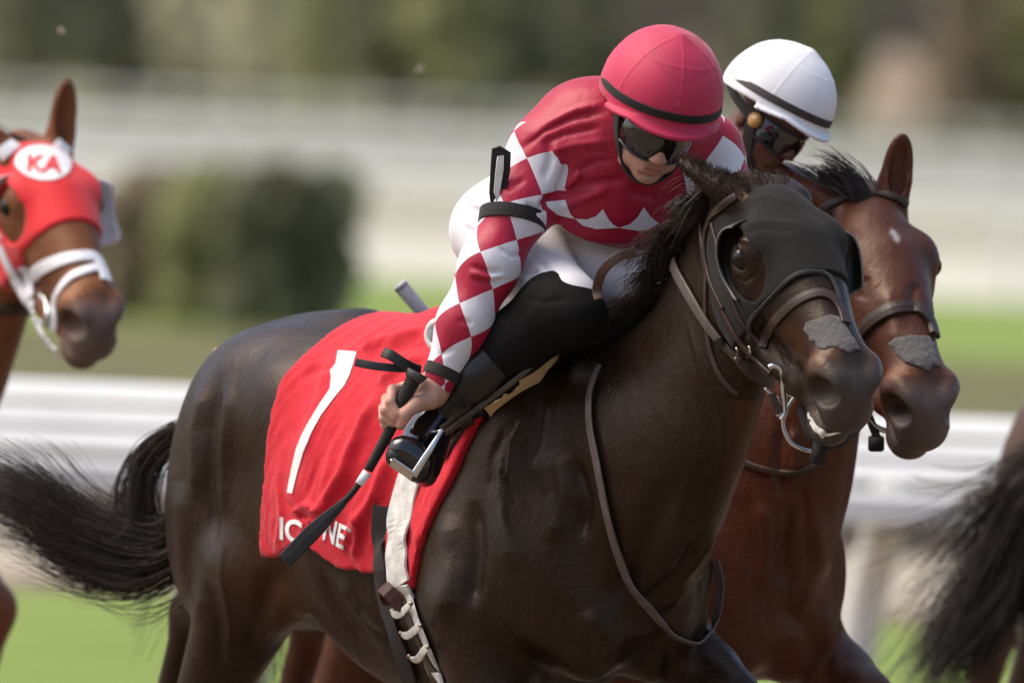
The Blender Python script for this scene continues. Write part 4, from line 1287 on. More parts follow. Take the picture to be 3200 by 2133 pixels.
# ------------------------------------------------------------------ laying things on surfaces
def lay(bvh, P2, T, lift=0.002, thick=0.0, mapf=None, rough=0.0):
    keep, V = {}, []
    for i, p in enumerate(P2):
        q = mapf(p) if mapf else p
        h, n = hit(bvh, q[0], q[1])
        if h is None: continue
        keep[i] = len(V)
        V.append(h + n * lift if rough == 0 else h + n * (lift + RNG.uniform(0, rough)))
    F = [[keep[i] for i in f] for f in T if all(i in keep for i in f)]
    # the side towards the camera is the outside
    F2 = []
    for f in F:
        nn = np.cross(V[f[1]] - V[f[0]], V[f[2]] - V[f[0]])
        F2.append(f if nn @ (CAM - V[f[0]]) > 0 else f[::-1])
    return V, F2
def patch(name, bvh, poly, step, mat, parent, lift=0.002, thick=0.0, smooth=True, rough=0.0):
    P2, T = fill_poly(poly, step)
    V, F = lay(bvh, P2, T, lift, rough=rough)
    o = mesh_obj(name, V, F, mat, parent, smooth=smooth)
    if thick:
        md = o.modifiers.new('thick', 'SOLIDIFY'); md.thickness = thick; md.offset = -1
    return o
def text_on(name, txt, bvh, quad, step, mat, parent, lift=0.0025, bold=True):
    """lettering laid on a surface; quad: picture positions of lower left, lower right, upper left"""
    cu = bpy.data.curves.new('lettering', 'FONT'); cu.body = txt; cu.size = 1.0; cu.resolution_u = 6
    if bold: cu.offset = 0.025
    to = bpy.data.objects.new('lettering', cu); COL.objects.link(to)
    dg = bpy.context.evaluated_depsgraph_get()
    me = to.evaluated_get(dg).to_mesh()
    bm = bmesh.new(); bm.from_mesh(me)
    bmesh.ops.triangulate(bm, faces=bm.faces[:])
    co = np.array([v.co[:2] for v in bm.verts]); lo, hi = co.min(0), co.max(0)
    for it in range(3):
        el = [e for e in bm.edges if e.calc_length() > 0.12]
        if not el: break
        bmesh.ops.subdivide_edges(bm, edges=el, cuts=1); bmesh.ops.triangulate(bm, faces=bm.faces[:])
    co = np.array([v.co[:2] for v in bm.verts]); bm.verts.index_update()
    T = [[v.index for v in f.verts] for f in bm.faces]
    bm.free(); to.evaluated_get(dg).to_mesh_clear(); bpy.data.objects.remove(to); bpy.data.curves.remove(cu)
    st = (co - lo) / (hi - lo)
    a, b, c = (np.array(q, float) for q in quad)
    V, F = lay(bvh, st, T, lift, mapf=lambda s: a + (b - a) * s[0] + (c - a) * s[1])
    return mesh_obj(name, V, F, mat, parent, smooth=False)

def shell_field(prims, off, h, lo, hi, region):
    def post(F, X, Y, Z):
        return np.maximum(F - np.float32(off), region(X, Y, Z).astype(np.float32) + 0 * F)
    return sculpt(prims, h, lo, hi, it=2, post=post, pad=0.06)

M_HOODBLK = cloth_mat('black_hood', (0.0155, 0.0135, 0.012), rough=0.85, wr=0.2, weave=330, wbump=0.35, dust=0.06, sheen=0.06, spec=0.12, var=0.25)
M_LEATHER = leather_mat('brown_leather', (0.045, 0.026, 0.019), rough=0.42)
M_LEATHERLT = leather_mat('worn_rein', (0.11, 0.085, 0.075), rough=0.45)
M_BLKLEATHER = leather_mat('black_leather', (0.014, 0.012, 0.011), rough=0.42)
M_EYE = NT('horse_eye').set(color=(0.008, 0.005, 0.004), rough=0.08, spec=0.35).m
M_TAPE = cloth_mat('grey_nose_tape', (0.105, 0.097, 0.093), rough=0.85, wr=0.6, wscale=60)
M_REDCLOTH = cloth_mat('red_cloth', (0.56, 0.012, 0.026), rough=0.75, wr=0.6, dust=0.05, wscale=14, sheen=0.15)
M_WHITEPRINT = cloth_mat('white_print', (0.80, 0.79, 0.78), rough=0.7, wr=0.2)
M_GIRTH = leather_mat('white_girth', (0.60, 0.58, 0.54), rough=0.6, spec=0.2)
M_CHAMOIS = cloth_mat('chamois', (0.66, 0.50, 0.28), rough=0.8, wr=0.2, wscale=30)
M_FOAM = plain('foam', (0.75, 0.72, 0.66), rough=0.6, scale=80, bump=0.8, bdist=0.004)
M_MAT = dict(hood=M_HOODBLK)

def head_space(H, X, Y, Z):
    """local horse coordinates -> head coordinates (unscaled)"""
    o, R, k = H.hl.o, H.hl.R, 1.0 / H.hs
    x, y, z = X - o[0], Y - o[1], Z - o[2]
    return [((R[0, i] * x + R[1, i] * y) + R[2, i] * z) * np.float32(k) for i in range(3)]
def make_hood(H, headp, mat, name, label, h=0.004, off=0.006, parent=None, xmax=0.312, eye=(0.080, 0.060)):
    hp = xf(headp, H.hl, H.hs)
    def region(X, Y, Z):
        x, y, z = head_space(H, X, Y, Z)
        front = x - (xmax - 0.25 * np.maximum(-z - 0.03, 0))
        back = (0.022 + 0.25 * np.maximum(-z - 0.09, 0)) - x
        d = np.maximum(front, back)
        for s in (-1, 1):
            e = (np.sqrt(((x - 0.200) / eye[0]) ** 2 + ((z + 0.094) / eye[1]) ** 2) - 1) * eye[1]
            e = np.maximum(-e, 0.035 - s * y)         # inside the hole on that side
            hole = np.where((s * y) > 0.035, e, -1.0)
            d = np.maximum(d, hole)
        return d
    lo, hi = bounds(hp, 0.03)
    V, Q = shell_field(hp, off, h, lo, hi, region)
    V = H.fr.o + V @ H.fr.R.T
    return V, Q
def eyes_of(H, parent, r=0.0235):
    for s in (-1, 1):
        c = H.hw.p(0.192, s * 0.0975, -0.084)
        v, f = sphere_mesh(c, r * H.hs)
        mesh_obj('eye', v, f, M_EYE, parent)
def eyelids(H, root, mat):
    for s in (-1, 1):
        for (zz, r) in ((0.0205, 0.0060), (-0.0185, 0.0045)):
            pts = [H.hw.p(0.186 + 0.029 * t, s * (0.1075 - 0.012 * t * t), -0.083 + zz * (1 - 0.85 * t * t) - 0.10 * 0.029 * t) for t in np.linspace(-1, 1, 11)]
            v, f = tube(pts, [r * H.hs * (1 - 0.5 * abs(t) ** 2) for t in np.linspace(-1, 1, 11)], 8)
            mesh_obj('eyelid', v, f, mat, root)
def blinker(H, parent, mat, rimmat, sides=(-1, 1), size=0.066, depth=0.055, a0=-110, a1=62):
    for s in sides:
        V, F = [], []
        n, m_ = 22, 6
        rim = []
        for i in range(n + 1):
            a = math.radians(a0 + (a1 - a0) * i / n)
            for j in range(m_ + 1):
                t = j / m_
                rr = size * (1.0 + 0.12 * t - 0.18 * t * t)
                x = 0.192 - rr * math.cos(a) * 1.0 + 0.012 * t; z = -0.090 + rr * math.sin(a) * 0.95
                y = s * (0.083 + depth * t * (0.55 + 0.45 * max(0, math.cos(a))) - 0.05 * abs(math.sin(a)) ** 2 * (1 - t) * 0.5)
                p = H.hw.p(x, y, z); V.append(p)
                if j == m_: rim.append(p)
        for i in range(n):
            for j in range(m_):
                q = i * (m_ + 1) + j; F.append([q, q + m_ + 1, q + m_ + 2, q + 1])
        o = mesh_obj('blinker_cup', V, F, mat, parent)
        md = o.modifiers.new('thick', 'SOLIDIFY'); md.thickness = 0.003; md.offset = 0
        v, f = tube(rim, 0.0026, 6)
        mesh_obj('piping', v, f, rimmat, o)

def plate(name, poly, depth, mat, parent, thick=0.004, bulge=0.0, rim=None):
    """a thin moulded plate with real thickness; outline picked at its own distance"""
    P2, T = fill_poly(poly, 12)
    c = np.mean(poly, 0); sz = np.ptp(poly, axis=0) / 2
    def q(p, o): 
        r = (((p - c) / sz) ** 2).sum()
        return P(p[0], p[1], depth + bulge * (1 - r) + o)
    n = len(P2)
    V = [q(p, thick / 2) for p in P2] + [q(p, -thick / 2) for p in P2]
    F = []
    for f in T:
        nn = np.cross(V[f[1]] - V[f[0]], V[f[2]] - V[f[0]]); g = f if nn @ (CAM - V[f[0]]) > 0 else f[::-1]
        F.append(list(g)); F.append([i + n for i in g[::-1]])
    o = mesh_obj(name, V, F, mat, parent)
    pts = [q(np.array(p, float), 0) for p in catmull(list(poly) + [poly[0]], 3)[:-1]]
    v, f = tube(pts, thick * 0.62, 6, closed=True)
    mesh_obj('piping', v, f, rim or mat, o)
    return o
# ---- the dark horse itself
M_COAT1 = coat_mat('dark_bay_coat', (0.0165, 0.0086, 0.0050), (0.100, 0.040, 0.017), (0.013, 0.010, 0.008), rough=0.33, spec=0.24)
M_HAIR1 = hair_mat('black_hair', (0.032, 0.0215, 0.0165), rough=0.40)
HD1 = head_prims(EARS1, 0.012)
for (pts, w, amp) in (
    ([(690, 1180), (660, 1330), (655, 1500), (670, 1700)], 16, -0.007), ([(640, 1200), (610, 1340), (615, 1560)], 18, 0.006), ([(720, 1200), (700, 1400), (700, 1600)], 22, 0.005),
    ([(560, 1500), (580, 1760), (600, 1960)], 40, 0.006), ([(860, 1760), (820, 1900), (770, 2040)], 30, -0.008), ([(640, 1800), (680, 1950), (690, 2100)], 26, -0.006),
    ([(1480, 1560), (1490, 1720), (1470, 1900)], 26, -0.008), ([(1400, 1600), (1400, 1800), (1380, 1950)], 34, 0.006), ([(1790, 1430), (1830, 1560), (1820, 1680)], 22, -0.008),
    ([(1730, 1400), (1760, 1540), (1720, 1700)], 36, 0.008), ([(1560, 1400), (1580, 1600), (1600, 1800)], 40, 0.005), ([(2100, 1500), (2000, 1750), (1900, 1880)], 40, -0.008),
    ([(2230, 1650), (2170, 1790), (2060, 1900)], 18, 0.009), ([(2180, 1690), (2120, 1800), (2010, 1890)], 18, -0.008), ([(2060, 1960), (2100, 2060), (2100, 2133)], 30, -0.008),
    ([(1830, 1900), (1900, 2000), (1900, 2100)], 40, 0.007), ([(1240, 1560), (1200, 1800)], 20, -0.003), ([(1000, 1780), (1060, 1900), (1150, 2010)], 22, -0.005),
    ([(1060, 1800), (1120, 1920), (1220, 2020)], 20, 0.005),
    ([(2410, 960), (2380, 1040), (2400, 1110)], 12, -0.004), ([(2440, 1090), (2475, 1160)], 9, 0.003), ([(2470, 1060), (2500, 1130), (2510, 1190)], 9, -0.003),
    ([(2400, 1010), (2430, 1080), (2470, 1120), (2500, 1130)], 6, 0.0025), ([(2440, 1000), (2455, 1060), (2480, 1090)], 6, 0.002), ([(2150, 1000), (2190, 1150), (2250, 1300), (2260, 1450)], 9, 0.003), ([(1090, 1860), (1150, 1950), (1230, 2010)], 9, 0.004), ([(1120, 1850), (1200, 1930), (1290, 1960)], 8, 0.003), ([(1560, 1900), (1620, 1980), (1640, 2100)], 10, 0.004), ([(700, 1650), (690, 1800), (720, 1950), (700, 2090)], 9, 0.004), ([(980, 1880), (930, 1960), (850, 2060)], 12, 0.005), ([(1640, 1300), (1600, 1380), (1590, 1500)], 10, 0.004), ([(1700, 1260), (1690, 1360), (1660, 1450)], 12, -0.005), ([(1580, 1340), (1540, 1430), (1530, 1540)], 12, -0.005),
    ([(2360, 860), (2330, 880), (2300, 870)], 5, -0.003), ([(2350, 760), (2310, 745), (2275, 770)], 6, 0.003)):
    V1 = stroke(V1, Q1, pts, w, amp * (2.0 if w > 12 else 1.1))
hh = (H1.hl.R.T @ (H1.fr.inv(V1) - H1.hl.o).T).T / H1.hs
ll = H1.fr.inv(V1)
pj = project(V1)
def gauss(c, r): return np.exp(-(((pj - np.array(c)) / np.array(r)) ** 2).sum(1))
tone = np.zeros((len(V1), 3))
ishead = (hh[:, 0] > 0.36) & (hh[:, 2] > -0.3) & (np.abs(hh[:, 1]) < 0.12)
muz = ishead * np.clip((hh[:, 0] - 0.44) / 0.05, 0, 1)
tan_ = ishead * np.exp(-(((hh[:, 0] - 0.495) / 0.030) ** 2 + ((hh[:, 2] + 0.038) / 0.028) ** 2)) * (np.abs(hh[:, 1]) > 0.02)
tan_ = np.maximum(tan_, 0.55 * ishead * np.exp(-(((hh[:, 0] - 0.40) / 0.05) ** 2 + ((hh[:, 2] + 0.10) / 0.04) ** 2)))
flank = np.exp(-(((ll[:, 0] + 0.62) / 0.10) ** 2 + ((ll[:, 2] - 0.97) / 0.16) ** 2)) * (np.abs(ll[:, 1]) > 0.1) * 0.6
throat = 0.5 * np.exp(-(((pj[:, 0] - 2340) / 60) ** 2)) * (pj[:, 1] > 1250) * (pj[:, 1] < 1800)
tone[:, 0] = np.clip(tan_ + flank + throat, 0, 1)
tone[:, 1] = 0
grey = ishead * np.clip((hh[:, 0] - 0.50) / 0.05, 0, 1) * 0.10
tone[:, 2] = grey
horse1 = empty('horse', H1.fr.p(-0.3, 0, 0), 'dark bay racehorse with black hood, number 1 saddle cloth, galloping in front', 'horse')
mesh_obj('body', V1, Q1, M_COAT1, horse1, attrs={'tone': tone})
eyes_of(H1, horse1)
eyelids(H1, horse1, M_COAT1)
B1 = bvh_of(V1, Q1)

# ---- hood with eye holes and cups
hood = empty('blinker_hood', H1.hw.p(0.1, 0, 0), 'black stretch hood with cupped eye holes on the dark horse', 'hood')
Vq, Qq = make_hood(H1, head_prims(None, 0.012), M_HOODBLK, 'hood', '')
for (pts, w, amp) in (([(2260, 720), (2380, 690), (2500, 700)], 8, 0.002), ([(2250, 745), (2380, 715), (2500, 725)], 8, -0.002), ([(2290, 640), (2400, 610), (2480, 640)], 8, 0.002)):
    Vq = stroke(Vq, Qq, pts, w, amp)
mesh_obj('hood_fabric', Vq, Qq, M_HOODBLK, hood)
M_PIPE = plain('grey_piping', (0.16, 0.15, 0.14), rough=0.6, bump=0)
blinker(H1, hood, M_BLKLEATHER, M_PIPE, (-1,), 0.080, 0.046, -116, 46)
plate('blinker_cup', [(2618, 722), (2645, 726), (2668, 742), (2684, 775), (2692, 820), (2695, 893), (2672, 910), (2645, 926), (2632, 890), (2622, 800)], -H1.hw.p(0.186, 0.1, -0.083)[1], M_BLKLEATHER, hood, 0.004, -0.02, M_PIPE)
BH = bvh_of(np.concatenate([V1, Vq]), np.concatenate([Q1, Qq + len(V1)]))
(v, f), _, _ = strap_on(BH, [(2345, 1060), (2344, 1005), (2385, 950), (2440, 895), (2490, 858), (2540, 848), (2580, 856), (2605, 885), (2625, 940)], 0.009, 0.004)
mesh_obj('edge_binding', v, f, cloth_mat('hood_binding', (0.035, 0.037, 0.038), rough=0.7), hood)

# ---- bridle
bridle = empty('bridle', H1.hw.p(0.3, 0, 0), 'brown leather bridle with steel ring bit on the dark horse', 'bridle')
def mirrored_strap(pts, ns, w, t):
    A = H1.hw.inv(pts) / H1.hs ** 2; B = ns @ H1.hw.R / H1.hs
    A[:, 1] *= -1; B[:, 1] *= -1
    return strap(np.array([H1.hw.p(*q) for q in A]), np.array([H1.hw.R @ q for q in B]), w, t)
def bridle_strap(name, pix, w, t=0.005, mat=M_LEATHER, both_sides=False, bv=None, lift=0.001, parent=None):
    (v, f), pts, ns = strap_on(bv or BH, pix, w, t, lift)
    o = mesh_obj(name, v, f, mat, parent or bridle)
    if both_sides:
        v, f = mirrored_strap(pts, ns, w, t); mesh_obj(name, v, f, mat, parent or bridle)
    return o
bridle_strap('noseband', [(2383, 1085), (2402, 1040), (2432, 995), (2478, 950), (2530, 922), (2575, 917), (2610, 938), (2632, 975), (2642, 1010)], 0.021, 0.005)
bridle_strap('cheekpiece', [(2191, 700), (2196, 760), (2210, 845), (2255, 960), (2306, 1056), (2360, 1118), (2412, 1168)], 0.013, 0.005, both_sides=True)
bridle_strap('crownpiece', [(2302, 614), (2262, 640), (2224, 684), (2205, 740), (2208, 820), (2230, 900), (2262, 965)], 0.012, 0.005)
bridle_strap('noseband_strap', [(2225, 700), (2300, 960), (2345, 1035), (2384, 1080)], 0.009, 0.004)
bridle_strap('throatlatch', [(2196, 760), (2208, 845), (2206, 940), (2210, 1030), (2222, 1100), (2246, 1165), (2280, 1210), (2306, 1228)], 0.011, 0.004)
bridle_strap('browband', [(2224, 684), (2262, 640), (2302, 614)], 0.016, 0.007)
# rein from the bit back along the neck, with its keeper loop
RE = [(2092, 760), (2108, 800), (2118, 845), (2150, 905), (2191, 973), (2230, 1030), (2268, 1072), (2310, 1112), (2352, 1150), (2400, 1178)]
rein = empty('rein', H1.hw.p(0.2, -0.1, -0.2), 'worn leather rein from the bit with a slack loop under the dark horse\'s neck', 'rein')
bridle_strap('rein_strap', RE, 0.022, 0.005, M_LEATHERLT, parent=rein, lift=0.006)
bridle_strap('rein_buckle_end', [(2318, 1112), (2336, 1150), (2375, 1182), (2418, 1196)], 0.026, 0.008, M_LEATHER, parent=rein, lift=0.010)
bridle_strap('keeper', [(2256, 1052), (2262, 1064), (2266, 1076)], 0.026, 0.006, M_BLKLEATHER, parent=rein, lift=0.008)
# slack loop
LOOP = [(1884, 1148), (1852, 1230), (1852, 1330), (1870, 1420), (1888, 1520), (1914, 1650), (1950, 1780), (1990, 1855), (2040, 1915), (2095, 1968), (2140, 1998), (2177, 2008), (2212, 1985), (2236, 1930), (2248, 1850), (2244, 1795), (2232, 1752)]
pts, ns = [], []
lastd = None
for (x, y) in catmull(LOOP, 5):
    p, n = hit(B1, x, y)
    if p is None or (lastd is not None and abs(-p[1] - lastd) > 0.10):
        p = P(x, y, lastd); n = ns[-1]
    else: p = p + n * 0.010
    lastd = -p[1]
    pts.append(p); ns.append(n)
pts = np.array(pts); ns = np.array(ns)
for q in range(6):
    pts[1:-1] = pts[1:-1] * .5 + .25 * (pts[2:] + pts[:-2]); ns[1:-1] = ns[1:-1] * .5 + .25 * (ns[2:] + ns[:-2])
tw = np.linspace(0, 1, len(pts))
side = np.gradient(pts, axis=0); side /= np.linalg.norm(side, axis=1, keepdims=True)
ns2 = []
for i in range(len(pts)):
    s_ = np.cross(side[i], ns[i]); a = math.radians(15 + 62 * np.clip((tw[i] - 0.25) / 0.5, 0, 1))
    ns2.append(math.cos(a) * ns[i] + math.sin(a) * s_)
v, f = strap(pts, ns2, 0.020, 0.004)
mesh_obj('rein_loop', v, f, M_LEATHERLT, rein)
# bit
bit_d = -hit_near(BH, 2425, 1170, 2500, 1080)[0][1] + 0.015
BP = lambda x, y, d=0.0: P(x, y, bit_d + d)
bit = mesh_obj('bit', *tube(catmull([BP(2402, 1148), BP(2418, 1142), BP(2438, 1150), BP(2447, 1176), BP(2448, 1220), BP(2452, 1262), BP(2452, 1290), BP(2440, 1312)], 5), [0.006] * 36, 10), M_METAL, bridle)
mesh_obj('bit_bar', *tube([BP(2446, 1186), BP(2470, 1188), BP(2498, 1194, -0.02)], 0.0065, 10), M_METAL, bit)
ringp = catmull([BP(2508, 1222, 0.0), BP(2478, 1245), BP(2452, 1290), BP(2448, 1335), BP(2468, 1380), BP(2505, 1402), BP(2545, 1412, -0.01)], 6)
mesh_obj('ring', *tube(ringp, 0.0042, 8), M_METAL, bit)
for pl in ([(2390, 1212), (2402, 1224), (2414, 1232)], [(2410, 1243), (2428, 1242), (2436, 1270), (2440, 1294), (2426, 1297)], [(2452, 1224), (2464, 1234), (2484, 1238), (2500, 1232)],
           [(2303, 1088), (2306, 1106), (2296, 1122)], [(2341, 1080), (2345, 1100), (2334, 1118)]):
    hp0 = [hit(BH, *q)[0] for q in pl]
    pp = [(BP(*q) if hp0[i] is None or pl[0][0] > 2380 else hp0[i] + 0.012 * unit(CAM - hp0[i])) for i, q in enumerate(pl)]
    mesh_obj('buckle', *tube(catmull(pp, 4), 0.0036, 6), M_METAL, bridle)
v, f = strap(catmull([BP(2412, 1228), BP(2422, 1260), BP(2438, 1290)], 4), [unit(CAM - BP(2420, 1250))] * 9, 0.016, 0.006)
mesh_obj('curb_strap', v, f, M_LEATHER, bridle)
# black chin strap with its hanging end
ch = [hit(BH, *q) for q in ((2512, 1290), (2525, 1330), (2545, 1365))]
v, f = strap(catmull([BP(2505, 1265, 0.0), BP(2518, 1320, 0.02), BP(2545, 1372, 0.03), BP(2590, 1390, 0.02), BP(2640, 1370, 0.0), BP(2690, 1320, -0.05)], 5), [unit(CAM - BP(2545, 1372) + np.array([0, 0, -8.0]))] * 26, 0.020, 0.005)
mesh_obj('chin_strap', v, f, M_STRAPBLK, bridle)
v, f = box_mesh(BP(2558, 1412, 0.035), unit(_r - 0.2 * _u), unit(_f), unit(_u + 0.2 * _r), 0.030, 0.012, 0.050, 0.003)
mesh_obj('strap_end', v, f, M_STRAPBLK, bridle)
# foam on the lips, tape on the nose
fo = mesh_obj('mouth_foam', *sculpt([cap(q0 - 0.001 * unit(CAM - q0), q1 - 0.001 * unit(CAM - q1), r, r, 0.008) for (q0, q1, r) in
     [(hit_near(BH, *a, 2580, 1250)[0], hit_near(BH, *b, 2580, 1250)[0], r) for (a, b, r) in (((2527, 1292), (2530, 1306), 0.0035), ((2534, 1322), (2545, 1338), 0.0035), ((2552, 1345), (2566, 1352), 0.0045), ((2572, 1356), (2585, 1358), 0.0035), ((2595, 1358), (2625, 1350), 0.0022), ((2568, 1352), (2570, 1366), 0.0025), ((2538, 1306), (2548, 1326), 0.0018), ((2556, 1334), (2575, 1346), 0.0018))]], 0.002), M_FOAM, horse1)
tape = patch('nose_tape', B1, [(2513, 1030), (2522, 1006), (2550, 1000), (2593, 984), (2620, 990), (2640, 1012), (2655, 1040), (2668, 1056), (2690, 1096), (2672, 1092), (2656, 1106), (2640, 1096), (2600, 1082), (2575, 1092), (2556, 1088), (2550, 1068), (2532, 1064), (2528, 1048)], 9, M_TAPE, None, 0.0016, 0.001, rough=0.0008)
tag(tape, 'grey fabric tape across the nose of the dark horse', 'tape')

# ---- saddle cloth, saddle, girth
trunk_only = H1.body_prims([], neck_mid=(0.080, -0.070), neck_r=(0.32, 0.250, 0.172, 0.138, 0.124))
POLY = [(-.655, 1.09), (-.615, 1.26), (-.62, 1.75), (.17, 1.75), (.14, 1.50), (.095, 1.42), (.03, 1.27), (-.02, 1.15), (-.04, 1.06), (-.10, 1.045), (-.20, 1.08), (-.34, 1.085), (-.42, 1.12), (-.50, 1.125), (-.585, 1.095)]
def poly_region(poly):
    poly = np.array(poly)
    def fn(X, Y, Z):
        x = X + 0 * Z; z = Z + 0 * X
        x2, z2 = x[:, 0, :], z[:, 0, :]
        p = np.stack([x2.ravel(), z2.ravel()], 1).astype(float)
        d = np.min([seg_dist(p, poly[i], poly[(i + 1) % len(poly)])[0] for i in range(len(poly))], 0)
        d = np.where(inside(poly, p), -d, d)
        return d.reshape(x2.shape)[:, None, :] + 0 * Y
    return fn
CLOTH = empty('saddle_cloth', H1.fr.p(-0.3, 0, 1.55), 'red saddle cloth with white number 1 on the dark horse', 'saddle cloth')
Vc, Qc = shell_field(trunk_only, 0.014, 0.006, (-0.72, -0.36, 0.98), (0.25, 0.36, 1.70), poly_region(POLY))
Vc = H1.fr.o + Vc @ H1.fr.R.T
for (pts, w, amp) in (([(1340, 1030), (1220, 1060), (1110, 1100)], 14, 0.007), ([(1340, 1075), (1220, 1095), (1140, 1140)], 13, -0.007), ([(1330, 1110), (1240, 1150), (1180, 1200)], 12, 0.006),
    ([(1185, 1230), (1120, 1370), (1080, 1480), (1010, 1590), (960, 1630)], 17, 0.011), ([(1240, 1240), (1180, 1390), (1130, 1500), (1050, 1610)], 16, -0.009),
    ([(1230, 1400), (1180, 1540), (1110, 1650), (1070, 1720)], 16, 0.009), ([(1070, 1270), (1010, 1420), (950, 1560), (900, 1650)], 14, -0.006), ([(950, 1180), (990, 1150), (1040, 1160)], 10, -0.006),
    ([(1230, 1560), (1190, 1660), (1165, 1755)], 13, -0.009), ([(1100, 1600), (1120, 1660), (1110, 1740)], 12, 0.007), ([(890, 1560), (930, 1610), (1000, 1620)], 9, -0.008), ([(920, 1600), (960, 1580), (1010, 1600)], 9, 0.008),
    ([(960, 1640), (1000, 1665), (1040, 1650)], 9, -0.010), ([(1000, 1560), (1030, 1600), (1020, 1650)], 9, 0.008), ([(868, 1500), (880, 1600), (862, 1720)], 7, 0.003), ([(1040, 1120), (1000, 1250), (930, 1440)], 22, 0.004)):
    Vc = stroke(Vc, Qc, pts, w, amp * (2.0 if amp > 0 else 0.8))
Nn = normals(Vc, Qc)
ql = H1.fr.inv(Vc)
ww = np.sin(95 * ql[:, 0] + 40 * ql[:, 2] + 3 * np.sin(22 * ql[:, 2])) * np.sin(17 * ql[:, 2] + 9 * ql[:, 0] + 1.0) + 0.6 * np.sin(150 * ql[:, 0] - 70 * ql[:, 2] + 4 * np.sin(30 * ql[:, 0])) * np.sin(31 * ql[:, 2])
Vc = Vc + Nn * (0.0016 * ww)[:, None]
mesh_obj('cloth', Vc, Qc, M_REDCLOTH, CLOTH)
BC = bvh_of(Vc, Qc)
patch('number_one', BC, [(1058, 1096), (1116, 1100), (1104, 1140), (1092, 1176), (1078, 1204), (1040, 1250), (1005, 1297), (975, 1350), (950, 1411), (930, 1480), (915, 1541), (899, 1538), (910, 1475), (927, 1403), (945, 1358), (966, 1317), (1000, 1262), (1032, 1214), (1036, 1180), (1033, 1158), (1050, 1138)], 9, M_WHITEPRINT, CLOTH, 0.0022)
text_on('lettering', 'IC', BC, [(876, 1684), (946, 1700), (876, 1612)], 8, M_WHITEPRINT, CLOTH)
text_on('lettering', 'NE', BC, [(1010, 1684), (1074, 1716), (1022, 1612)], 8, M_WHITEPRINT, CLOTH)
text_on('lettering', 'TM', BC, [(1084, 1658), (1098, 1662), (1085, 1646)], 8, M_WHITEPRINT, CLOTH)

SAD = empty('saddle', H1.fr.p(-0.1, 0, 1.63), 'small black racing saddle under the rider in red', 'saddle')
Vs, Qs = shell_field(trunk_only, 0.022, 0.006, (-0.5, -0.34, 1.2), (0.30, 0.34, 1.75), poly_region([(-.20, 1.75), (-.18, 1.58), (-.12, 1.46), (-.05, 1.36), (.02, 1.33), (.10, 1.44), (.20, 1.52), (.22, 1.75)]))
mesh_obj('seat', H1.fr.o + Vs @ H1.fr.R.T, Qs, M_BLKLEATHER, SAD)
Bs = bvh_of(np.concatenate([Vc, H1.fr.o + Vs @ H1.fr.R.T]), np.concatenate([Qc, Qs + len(Vc)]))
patch('flap', Bs, [(1370, 1340), (1440, 1270), (1540, 1190), (1650, 1100), (1735, 1050), (1755, 1085), (1700, 1140), (1610, 1220), (1525, 1275), (1450, 1330), (1400, 1372)], 12, M_BLKLEATHER, SAD, 0.012, 0.004)
patch('chamois', Bs, [(1514, 1252), (1590, 1204), (1640, 1160), (1690, 1112), (1735, 1074), (1728, 1116), (1704, 1144), (1645, 1199), (1602, 1234), (1576, 1255), (1520, 1318)], 10, M_CHAMOIS, SAD, 0.020, 0.003)
ringc = [P(1374 + 36 * math.cos(a), 1046 + 42 * math.sin(a), 0.06 + 0.02 * math.cos(a)) for a in np.linspace(0, 2 * math.pi, 28, endpoint=False)]
mesh_obj('cantle_rim', *tube(ringc, 0.009, 8, closed=True), plain('white_plastic', (0.75, 0.74, 0.70), rough=0.5), SAD)
mesh_obj('cantle', *sphere_mesh(P(1374, 1046, 0.05), (0.023, 0.008, 0.028)), plain('grey_cantle', (0.30, 0.31, 0.32), rough=0.7), SAD)
# girth
BG = bvh_of(np.concatenate([V1, Vc]), np.concatenate([Q1, Qc + len(V1)]))
girth = empty('girth', H1.fr.p(-0.12, -0.27, 1.05), 'off-white girth with brown strap and three keepers on the dark horse', 'girth')
(v, f), _, _ = strap_on(BG, [(1302, 1440), (1285, 1500), (1262, 1590), (1248, 1690), (1248, 1780), (1256, 1830)], 0.088, 0.006, 0.004)
mesh_obj('girth_band', v, f, M_GIRTH, girth)
(v, f), gp, gn = strap_on(BG, [(1258, 1826), (1286, 1890), (1312, 1950), (1340, 2010), (1370, 2075), (1400, 2150)], 0.072, 0.006, 0.005)
mesh_obj('lower_girth', v, f, M_GIRTH, girth)
(v, f), _, _ = strap_on(BG, [(1262, 1850), (1286, 1900), (1310, 1955), (1338, 2015), (1366, 2080), (1392, 2145)], 0.034, 0.006, 0.012)
mesh_obj('buckle_strap', v, f, M_LEATHER, girth)
for (x, y) in ((1286, 1895), (1313, 1955), (1336, 2022)):
    pl = [(x - 32, y + 6), (x - 24, y + 16), (x - 8, y + 16), (x + 12, y + 4), (x + 30, y - 10)]
    (v, f), _, _ = strap_on(BG, pl, 0.016, 0.004, 0.020, per=4)
    k = mesh_obj('keeper', v, f, M_GIRTH, girth)
    for q in (pl[0], pl[-1]):
        p, n = hit(BG, *q)
        if p is not None: mesh_obj('rivet', *sphere_mesh(p + n * 0.022, 0.005, nu=8, nv=6), metal_mat('brass', (0.35, 0.28, 0.18), 0.4), k)
lp = [hit(BG, *q) for q in ((1228, 1842), (1244, 1834), (1262, 1846), (1270, 1872), (1268, 1900), (1244, 1890), (1226, 1868))]
lpp = [q[0] + q[1] * (0.016 + 0.018 * math.sin(i)) for i, q in enumerate(lp)]
v, f = strap(catmull(lpp + [lpp[0]], 4), [unit(p - np.mean(lpp, 0)) for p in catmull(lpp + [lpp[0]], 4)], 0.030, 0.004)
mesh_obj('strap_loop', v, f, leather_mat('oxblood', (0.07, 0.022, 0.018)), girth)
